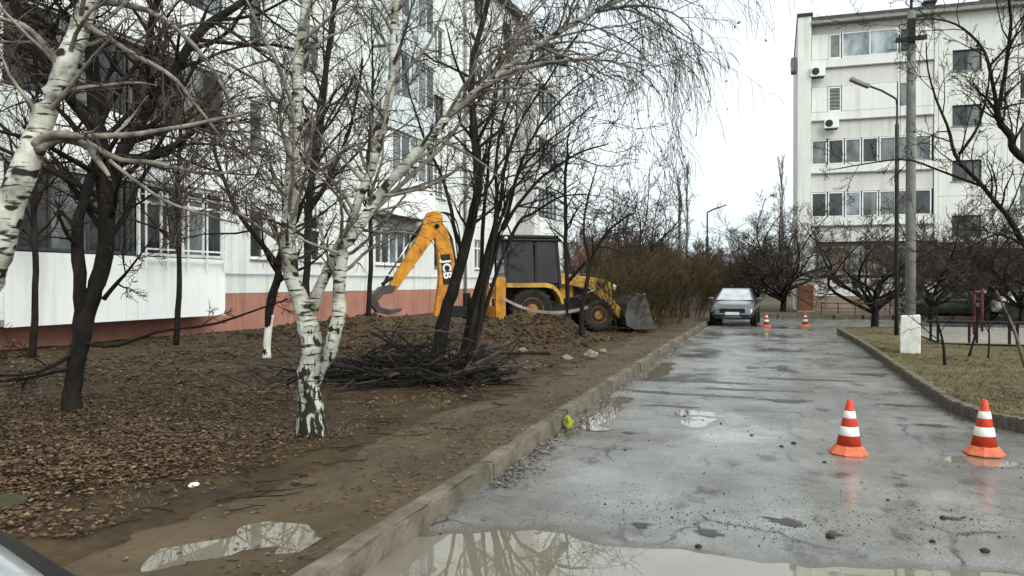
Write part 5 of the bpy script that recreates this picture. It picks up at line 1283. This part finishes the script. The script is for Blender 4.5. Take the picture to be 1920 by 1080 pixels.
    g = MB(); g.tube(sm_ if len(sm_) > 5 else catmull([(1.0, .74, .985), (1.5, .70, .925), (1.84, .62, .855), (1.97, .35, .82), (2.0, 0, .815), (1.97, -.35, .82), (1.84, -.62, .855), (1.5, -.70, .925), (1.0, -.74, .985)], 48), .007, 5); g.build('bonnet_seam', DARKM, t)
    return t
GLASS_WS = mat('sky_reflection_windscreen', (.50, .54, .55), (.34, .37, .38), 2.5, .12, spec=.6)  # pale base colour paints the sky's reflection into the screen
GLASS_CAR = glass_mat('car_glass', (.03, .035, .04), .03); MATS['car_glass'].node_tree.nodes['Principled BSDF'].inputs['Specular IOR Level'].default_value = 1.0
def paint(name, c, rough=.25):
    m = mat(name, c, tuple(x * .88 for x in c), 2, rough, spec=.6); m.node_tree.nodes['Principled BSDF'].inputs['Coat Weight'].default_value = .8; m.node_tree.nodes['Principled BSDF'].inputs['Coat Roughness'].default_value = .05; return m
P_GREY = paint('dark_grey_car_paint', (.15, .155, .165)); P_GREY.node_tree.nodes['Principled BSDF'].inputs['Metallic'].default_value = .85; P_SILV = paint('pale_silver_car_paint', (.50, .55, .56)); P_WHITE = paint('white_car_paint', (.75, .75, .74)); P_RED = paint('dark_red_car_paint', (.22, .03, .03)); P_GREEN = paint('dark_green_car_paint', (.012, .03, .025))
cp = G(1375, 612, 0)
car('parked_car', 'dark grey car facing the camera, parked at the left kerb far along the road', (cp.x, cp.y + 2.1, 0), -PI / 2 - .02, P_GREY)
fc = Vector((-2.2, 1.94)); hd = math.radians(67)
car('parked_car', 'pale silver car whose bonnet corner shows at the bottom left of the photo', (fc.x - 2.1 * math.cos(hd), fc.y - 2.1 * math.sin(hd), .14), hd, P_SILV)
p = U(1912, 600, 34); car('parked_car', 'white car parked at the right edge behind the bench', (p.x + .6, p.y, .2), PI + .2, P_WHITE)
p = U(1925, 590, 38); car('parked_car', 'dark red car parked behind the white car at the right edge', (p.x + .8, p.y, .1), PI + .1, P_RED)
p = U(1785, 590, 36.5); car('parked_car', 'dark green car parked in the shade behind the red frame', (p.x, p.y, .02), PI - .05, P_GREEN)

# ------------------------------------------------------------------ cones
CONE_R = mat('red_orange_cone_plastic', (.56, .058, .024), (.34, .045, .025), 9, .5, detail=9, lo=.30, hi=.48)
CONE_B = mat('faded_orange_cone_base', (.66, .15, .065), (.34, .10, .055), 8, .65, detail=9, lo=.33, hi=.52)
CONE_W = mat('white_reflective_band', (.80, .79, .73), (.52, .50, .44), 9, .5, detail=9, lo=.30, hi=.48)
def cone(pos, label, rz):
    t = thing('traffic_cone', label, 'traffic cone', pos, rz, 'red and white traffic cones'); t.rotation_euler = (RNG.uniform(-.02, .02), RNG.uniform(-.02, .02), rz)
    def R(z): return .118 + (.026 - .118) * (z - .08) / (.53 - .08)
    mb = MB(); n = 8                                         # eight-sided flared base
    pr = [(.19, 0), (.19, .012), (.178, .024), (.125, .085), (.10, .09)]
    mb.lathe(pr, n); mb.build('base', CONE_B, t, bevel=.006)
    body = MB(); zs = [.08, .20, .28, .37, .44, .53]
    body.lathe([(R(.078), .078), (R(.53), .53), (R(.53) * .7, .536), (.012, .536), (.012, .50)], 28); b_ = body.build('body', CONE_R, t, True)
    for a, b in ((.185, .272), (.355, .425)):
        m_ = MB(); m_.lathe([(R(a) + .0015, a), (R(a) + .003, a + .002), (R(b) + .003, b - .002), (R(b) + .0015, b)], 28); m_.build('reflective_band', CONE_W, t, True)
    return t
for px, py, lab in ((1594, 855, 'near traffic cone standing in the middle of the road'), (1852, 856, 'near traffic cone beside the right kerb'), (1437, 613, 'far traffic cone just right of the parked grey car'), (1510, 612, 'far traffic cone in the centre of the side street')):
    p = G(px, py, 0); p.y += .12; cone((p.x, p.y, road_z(p.x, p.y)), lab, RNG.uniform(0, 3))

# ------------------------------------------------------------------ street furniture on the right
RUST = mat('old_red_paint', (.17, .03, .028), (.08, .02, .018), 5, .6)
p = G(1827, 626, .22); fr = thing('red_frame', 'red painted metal carpet beating frame behind the right lawn', 'metal frame', (p.x, p.y, .2), 1.25)
for s in (0, 1.8):
    mb = MB(); mb.tube([(s, 0, 0), (s, 0, 1.25)], .04, 8); mb.build('post', RUST, fr, True)
for z in (1.22, .85):
    mb = MB(); mb.tube([(-.1, 0, z), (1.9, 0, z)], .035, 8); mb.build('crossbar', RUST, fr, True)
p = G(1738, 640, .22); q = G(1990, 648, .22)
bn_ = thing('bench', 'long low bench with dark beam and paired legs on the pale apron', 'bench', (p.x, p.y, .22), math.atan2(q.y - p.y, q.x - p.x)); L = (q - p).length
mb = MB(); mb.box((L / 2, 0, .50), (L, .30, .07)); mb.build('seat', DARKM, bn_, bevel=.01)
for f in (.06, .36, .66, .94):
    for s in (-.08, .08):
        mb = MB(); mb.box((L * f + s, 0, .23), (.06, .2, .46)); mb.build('leg', DARKM, bn_)
p = U(1511, 585, 40.5); cb = thing('brown_cabinet', 'rusty brown metal utility cabinet at the corner of the cream block', 'cabinet', (p.x, p.y + .6, .18), .05)
mb = MB(); mb.box((0, 0, .72), (.75, .5, 1.3)); mb.build('casing', mat('rusty_brown_paint', (.26, .11, .05), (.16, .07, .035), 4, .7), cb, bevel=.015)
mb = MB(); mb.box((0, 0, .04), (.85, .6, .1)); mb.build('plinth', CONC, cb)
mb = MB(); mb.box((0, -.26, .72), (.62, .02, 1.12)); d_ = mb.build('door', mat('rusty_brown_door', (.22, .10, .05), (.15, .07, .035), 5, .7), cb)
mb = MB(); mb.box((.24, -.28, .75), (.03, .03, .14)); mb.build('handle', METAL_D, d_)
p = U(1535, 592, 41); fn = thing('low_fence', 'low dark metal fence in front of the cream block', 'fence', (p.x, 41.2, .2), 0)
for k in range(9):
    mb = MB(); mb.tube([(k * .75, 0, 0), (k * .75, 0, .55)], .025, 6); mb.build('post', METAL_D, fn)
for z in (.5, .25):
    mb = MB(); mb.tube([(0, 0, z), (6.0, 0, z)], .018, 6); mb.build('rail', METAL_D, fn)

# ------------------------------------------------------------------ litter, stones, leaves, brush
def lump(name, pos, r, m, seed, label, cat, group=None, flat=.6, crumple=.35):
    bm = bmesh.new(); bmesh.ops.create_icosphere(bm, subdivisions=2, radius=1); rr_ = random.Random(seed); o3 = rr_.uniform(0, 50)
    for v in bm.verts: v.co *= r * (1 + crumple * mnoise.noise(v.co * (1.4 + crumple) + Vector((o3, 0, 0)))); v.co.z *= flat
    me = bpy.data.meshes.new(name); bm.to_mesh(me); bm.free(); me.materials.append(m)
    o = bpy.data.objects.new(name, me); COL.objects.link(o); o.location = pos; o.rotation_euler = (0, 0, rr_.uniform(0, 6))
    return tag(o, label, cat, group)
CLOD = mat('wet_clod', (.035, .030, .025), (.018, .015, .012), 20, .7, .004)
for i, (px, py, s, lab) in enumerate(((1466, 838, .030, 'larger dark clod left of the near middle cone'), (1489, 832, .034, 'dark round clod closest to the near middle cone'), (1410, 817, .024, 'small dark clod between the puddle and the near cone'), (1352, 794, .020, 'small dark clod on the bright puddle edge'), (1283, 780, .026, 'dark flat clod near the left puddle'), (1318, 787, .016, 'tiny clod left of the puddle clod'), (1547, 868, .026, 'dark clod in front of the near middle cone'), (1558, 1010, .04, 'black clod at the edge of the foreground puddle'), (1849, 1036, .036, 'black clod at the lower right in the puddle'), (1666, 940, .018, 'tiny clod in the empty right lane'), (1172, 845, .018, 'tiny clod near the left side of the road'), (1770, 975, .03, 'flat dark clod in the right foreground'), (1310, 1025, .03, 'dark clod left at the foreground puddle edge'), (1750, 1018, .028, 'dark clod right at the foreground puddle edge'))):
    p = G(px, py, 0); lump('soil_clod', (p.x, p.y, road_z(p.x, p.y) + s * .2), s * .75, CLOD, i, lab, 'clod', 'soil clods on the road', .6)
# crumpled litter
p = G(1063, 786, .1); lump('litter', (p.x + .02, p.y, .06), .055, mat('yellow_green_plastic', (.30, .32, .05), (.20, .23, .03), 8, .4), 91, 'crumpled yellow green plastic bag against the left kerb', 'litter', flat=1.35, crumple=.9)
p = G(362, 898, .2); lump('litter', (p.x, p.y, gh(p.x, p.y) + .015), .032, mat('white_paper', (.8, .8, .78), None, 8, .7), 92, 'scrap of white paper on the bare earth', 'litter', flat=.5, crumple=1.0)
p = G(12, 930, .2); lump('mossy_stone', (p.x - .05, p.y, gh(p.x, p.y) + .0), .16, mat('mossy_green', (.060, .068, .036), (.035, .038, .020), 9, .95, .006), 93, 'mossy green stone at the left edge of the photo', 'stone', flat=.45)

# fallen leaves
rs = np.random.RandomState(3)
def leaf_field(n, pick, size, zf, name, m, label, lift=.012):
    V = []; k = 0; tries = 0
    while k < n and tries < n * 12:
        tries += 1
        p = pick()
        if p is None: continue
        x, y = p; z = zf(x, y) + rs.uniform(.004, lift)
        a = rs.uniform(0, 2 * PI); s = size[0] + (size[1] - size[0]) * rs.uniform() ** 2.2; t1 = rs.normal(0, .3); t2 = rs.normal(0, .3)
        ca, sa = math.cos(a), math.sin(a); w = s * rs.uniform(.45, .8)
        ez, fz = t1 * s, t2 * w
        V += [(x - ca * s, y - sa * s, z - ez * .5 + abs(ez) * .5), (x + sa * w, y - ca * w, z + fz * .5 + .2 * s + abs(fz) * .5), (x + ca * s, y + sa * s, z + ez * .5 + abs(ez) * .5), (x - sa * w, y + ca * w, z - fz * .5 + .2 * s + abs(fz) * .5)]; k += 1
    me = np_mesh(name, V, np.arange(len(V)).reshape(-1, 4)); me.materials.append(m)
    o = link(bpy.data.objects.new(name, me)); return stuff(o, label, 'leaves')
def leafmat(name, cols, scale=40):
    m, n, l, b = principled(name); b.inputs['Roughness'].default_value = .65
    t = n.new('ShaderNodeTexCoord'); v = n.new('ShaderNodeTexVoronoi'); v.inputs['Scale'].default_value = scale; l.new(t.outputs['Object'], v.inputs['Vector'])
    sp = n.new('ShaderNodeSeparateColor'); l.new(v.outputs['Color'], sp.inputs[0])
    r = n.new('ShaderNodeValToRGB'); r.color_ramp.interpolation = 'CONSTANT'
    e = r.color_ramp.elements
    for i, c in enumerate(cols):
        q = e[i] if i < 2 else e.new(i / len(cols)); q.position = i / len(cols); q.color = (*c, 1)
    l.new(sp.outputs[0], r.inputs[0]); l.new(r.outputs[0], b.inputs['Base Color']); return m
LEAFG = leafmat('fallen_leaf_litter', [(.095, .045, .018), (.050, .026, .011), (.14, .080, .036), (.028, .015, .008), (.078, .038, .016), (.21, .145, .08), (.056, .035, .013), (.11, .056, .024)], 28)
def dens(x, y):
    """patchy leaf density over the left verge"""
    return .55 + .9 * nz2(x, y, .45, 21) + .4 * nz2(x, y, 1.6, 4)
def pick_main():
    px = rs.uniform(-60, 760); py = rs.uniform(700, 1000)
    p = G(px, py, .18)
    if p.x > -4.0: return None
    edge = 965 - .22 * px + 60 * nz2(p.x, p.y, .7, 40)
    lim = 1.15 if (px < 560 and 735 < py < edge) else .22
    if rs.uniform() > lim * max(.1, dens(p.x, p.y)) + (.25 if px < 430 and 745 < py < edge - 20 else 0): return None
    return p.x, p.y
leaf_field(30000, pick_main, (.009, .036), gh, 'fallen_leaves', LEAFG, 'dense brown fallen leaves under the left trees', .03)
def pick_far():
    x = rs.uniform(-14.5, -3.9); y = rs.uniform(9, 30)
    return (x, y) if rs.uniform() < max(.06, dens(x, y)) else None
leaf_field(12000, pick_far, (.03, .065), gh, 'fallen_leaves', LEAFG, 'scattered leaves and crumbs of soil towards the block', .05)
def pick_path():
    y = rs.uniform(3.5, 24); x = kc(y) - .1 - abs(rs.normal(0, .75))
    return (x, y) if x > -4.2 and rs.uniform() < .5 + nz2(x, y, .8, 2) else None
leaf_field(4200, pick_path, (.008, .030), path_z, 'fallen_leaves', LEAFG, 'sparse small leaves on the muddy footpath', .012)
def pick_gutter():
    y = rs.uniform(6.2, 26); x = kc(y) + .085 + abs(rs.normal(0, .14))
    return (x, y) if rs.uniform() < .55 + 1.2 * nz2(x * .3, y, .5, 2) else None
leaf_field(2600, pick_gutter, (.012, .03), road_z, 'fallen_leaves', leafmat('gutter_litter', [(.16, .13, .11), (.07, .055, .045), (.24, .21, .18), (.045, .035, .03)], 30), 'leaf litter and grit along the left gutter', .012)
def pick_lawn():
    y = rs.uniform(9, 30); x = kx(y) + .15 + abs(rs.normal(0, 3.5))
    return (x, y) if rs.uniform() < .5 + nz2(x, y, .7, 8) else None
leaf_field(3500, pick_lawn, (.02, .045), isl_z, 'fallen_leaves', LEAFG, 'leaves scattered over the right lawn', .02)

# small fallen twigs on the verge
TW = Tubes(); rt = random.Random(44)
for k in range(900):
    x = rt.uniform(-12, -3.3); y = rt.uniform(4.2, 17); a = rt.uniform(0, 6.28); L = rt.uniform(.08, .5); z0 = max(gh(x, y), path_z(x, y) if x > -4.2 else 0)
    TW.add([(x + L * f * math.cos(a + .3 * f), y + L * f * math.sin(a + .3 * f), max(gh(x + L * f * math.cos(a), y + L * f * math.sin(a)), z0) + .012 + .03 * f * rt.random()) for f in (0, .33, .66, 1)], [.005, .0045, .004, .003], 4)
stuff(TW.build('fallen_twigs', TWIG_D, None, (0, 0, 0)), 'thin broken twigs strewn over the left verge', 'twigs')

# grit and dark crumbs on the road
def pick_grit():
    if rs.uniform() < .16:
        cx, cy = ((-.35, 5.75), (.2, 5.9), (-1.0, 6.0), (.9, 6.2), (1.5, 6.4))[rs.randint(5)]; return cx + rs.normal(0, .35), cy + rs.normal(0, .16)
    x = rs.uniform(-2.4, 2.2) if rs.uniform() < .8 else rs.uniform(2, 4); y = 4.6 + abs(rs.normal(0, 6))
    return (x, y) if y < 30 and rs.uniform() < .35 + 1.3 * max(0, nz2(x, y, .7, 15)) else None
n = 3000; V = []; F = []
for k in range(n):
    p = None
    while p is None: p = pick_grit()
    x, y = p; s = rs.uniform(.002, .008) * (1.9 if rs.uniform() < .06 else 1); z = road_z(x, y); o_ = len(V)
    for a in range(4): V.append((x + s * math.cos(a * PI / 2 + k) * rs.uniform(.7, 1.3), y + s * math.sin(a * PI / 2 + k) * rs.uniform(.7, 1.3), z - .001))
    V.append((x, y, z + s * .9)); F += [(o_ + a, o_ + (a + 1) % 4, o_ + 4) for a in range(4)]
me = np_mesh('road_grit', V, F); me.materials.append(CLOD); stuff(link(bpy.data.objects.new('road_grit', me)), 'dark grit and crumbs strewn on the wet road', 'grit')

# clods on the spoil heaps
V = []; F = []; ico = bmesh.new(); bmesh.ops.create_icosphere(ico, subdivisions=1, radius=1); iv = [v.co.copy() for v in ico.verts]; fi = [[v.index for v in f.verts] for f in ico.faces]; ico.free()
for k in range(2600):
    mx, my, r, h = MOUNDS[rs.randint(len(MOUNDS))]
    x, y = mx + rs.normal(0, r * .85), my + rs.normal(0, r * .85)
    if x > -3.9 or x < -15: continue
    s = abs(rs.normal(0, .032)) + .010; z = gh(x, y); o_ = len(V)
    V += [(x + c.x * s * rs.uniform(.7, 1.3), y + c.y * s * rs.uniform(.7, 1.3), z + s * .2 + c.z * s * rs.uniform(.5, .9)) for c in iv]; F += [tuple(i + o_ for i in f) for f in fi]
me = np_mesh('soil_lumps', V, F); me.materials.append(mat('dug_soil', (.075, .052, .034), (.028, .020, .014), 3, .95, .01)); stuff(link(bpy.data.objects.new('soil_lumps', me)), 'dug up lumps of brown soil heaped round the digger', 'soil')

# rubble with pale blocks near the loader bucket and by the wall
RUB = mat('pale_rubble', (.30, .24, .20), (.15, .11, .085), 6, .9, .005)
for i, (px, py, s, lab) in enumerate(((1108, 662, .16, 'largest pale rubble block below the front wheel'), (1062, 668, .12, 'pale rubble lump left of the largest block'), (1085, 682, .10, 'small rubble lump in front of the largest block'), (1130, 655, .09, 'small pale rubble lump by the loader bucket'), (980, 655, .11, 'rubble lump below the rear wheel'), (790, 628, .16, 'pale rubble lump right of the spoil heap'), (805, 622, .12, 'pale rubble lump at the foot of the boom'), (735, 618, .10, 'pale rubble lump on top of the spoil heap'))):
    p = G(px, py, .2); lump('rubble_block', (p.x, p.y, gh(p.x, p.y) + s * .2), s, RUB, 700 + i, lab, 'rubble', 'rubble near the digger', .65)

# brush pile: cut branches thrown together
bpz = base_at(765, 728, 12.3); brush = thing('brush_pile', 'heap of dark cut branches lying at the foot of the many stemmed tree', 'brush pile', bpz)
Dm = []
for k in range(10):
    rk = random.Random(900 + k); Lk = rk.uniform(1.2, 2.4); pts = [(-Lk / 2 + Lk * i / 7, .10 * math.sin(i * .9 + k) * rk.uniform(.2, 1), .05 * math.sin(i * 1.3 + k)) for i in range(8)]
    mb = MB(); r0 = rk.uniform(.014, .034); mb.tube(pts, [r0 * (1 - i * .11) for i in range(8)], 6)
    for q in range(7):
        i = rk.randint(1, 6); p0 = Vector(pts[i]); dv = Vector((rk.uniform(.3, .8), rk.gauss(0, .5), rk.gauss(0, .35))) * rk.uniform(.35, .8)
        mb.tube([p0, p0 + dv * .5 + Vector((0, rk.gauss(0, .04), rk.gauss(0, .03))), p0 + dv], [r0 * .45, r0 * .3, r0 * .2], 4)
    me = bpy.data.meshes.new('cut_branch'); me.from_pydata(mb.v, [], mb.f); me.update(); me.materials.append(BARK_D if k % 4 else mat('grey_cut_branch', (.085, .07, .055), (.04, .033, .027), 5, .85)); Dm.append(me)
for k in range(170):
    a = max(-1.5, min(.75, rs.normal(0, .62))); b = rs.normal(0, .36); hgt = abs(rs.normal(0, .17)) * math.exp(-a * a * .8)
    o = bpy.data.objects.new('cut_branch', Dm[k % 10]); link(o, brush)
    wx, wy = a * RX * 1.1 - b * .3, a * RY * 1.1 + b * 1.1
    o.location = (wx, wy, gh(bpz.x + wx, bpz.y + wy) - bpz.z + .03 + hgt)
    o.rotation_euler = (rs.uniform(0, 6.28), rs.normal(0, .22), YAW + rs.choice([0, PI]) + rs.normal(0, .45)); s = rs.uniform(.7, 1.25); o.scale = (s, s, s)

# grass: thin winter blades
def blades(n, pick, h, zf, name, m, label):
    V = np.empty((n * 3, 3)); k = 0
    while k < n:
        p = pick()
        if p is None: continue
        x, y = p; z = zf(x, y) - .01; a = rs.uniform(0, 2 * PI); w = rs.uniform(.004, .009); hh = rs.uniform(*h); lx, ly = rs.normal(0, hh * .6, 2)
        V[k * 3] = (x - w * math.cos(a), y - w * math.sin(a), z); V[k * 3 + 1] = (x + w * math.cos(a), y + w * math.sin(a), z); V[k * 3 + 2] = (x + lx, y + ly, z + hh); k += 1
    me = np_mesh(name, V, np.arange(n * 3).reshape(-1, 3)); me.materials.append(m); return stuff(link(bpy.data.objects.new(name, me)), label, 'grass')
GB = leafmat('winter_grass_blades', [(.16, .135, .05), (.10, .085, .03), (.22, .18, .09), (.075, .075, .025), (.13, .10, .05)], 5)
def pick_g1():
    y = rs.uniform(8.9, 22.3); x = kx(y) + .08 + rs.uniform(0, 1) ** 1.6 * 9
    return (x, y) if rs.uniform() < .5 + 1.0 * nz2(x, y, .8, 31) else None
blades(26000, pick_g1, (.02, .065), isl_z, 'lawn_grass', GB, 'short straw coloured grass on the right island')
def pick_g2():
    x = rs.uniform(-12, -3.9); y = rs.uniform(4.5, 18)
    return (x, y) if nz2(x, y, .8, 57) > .18 and rs.uniform() < .8 else None
blades(9000, pick_g2, (.015, .05), gh, 'verge_grass', GB, 'sparse grass tufts on the bare earth verge')
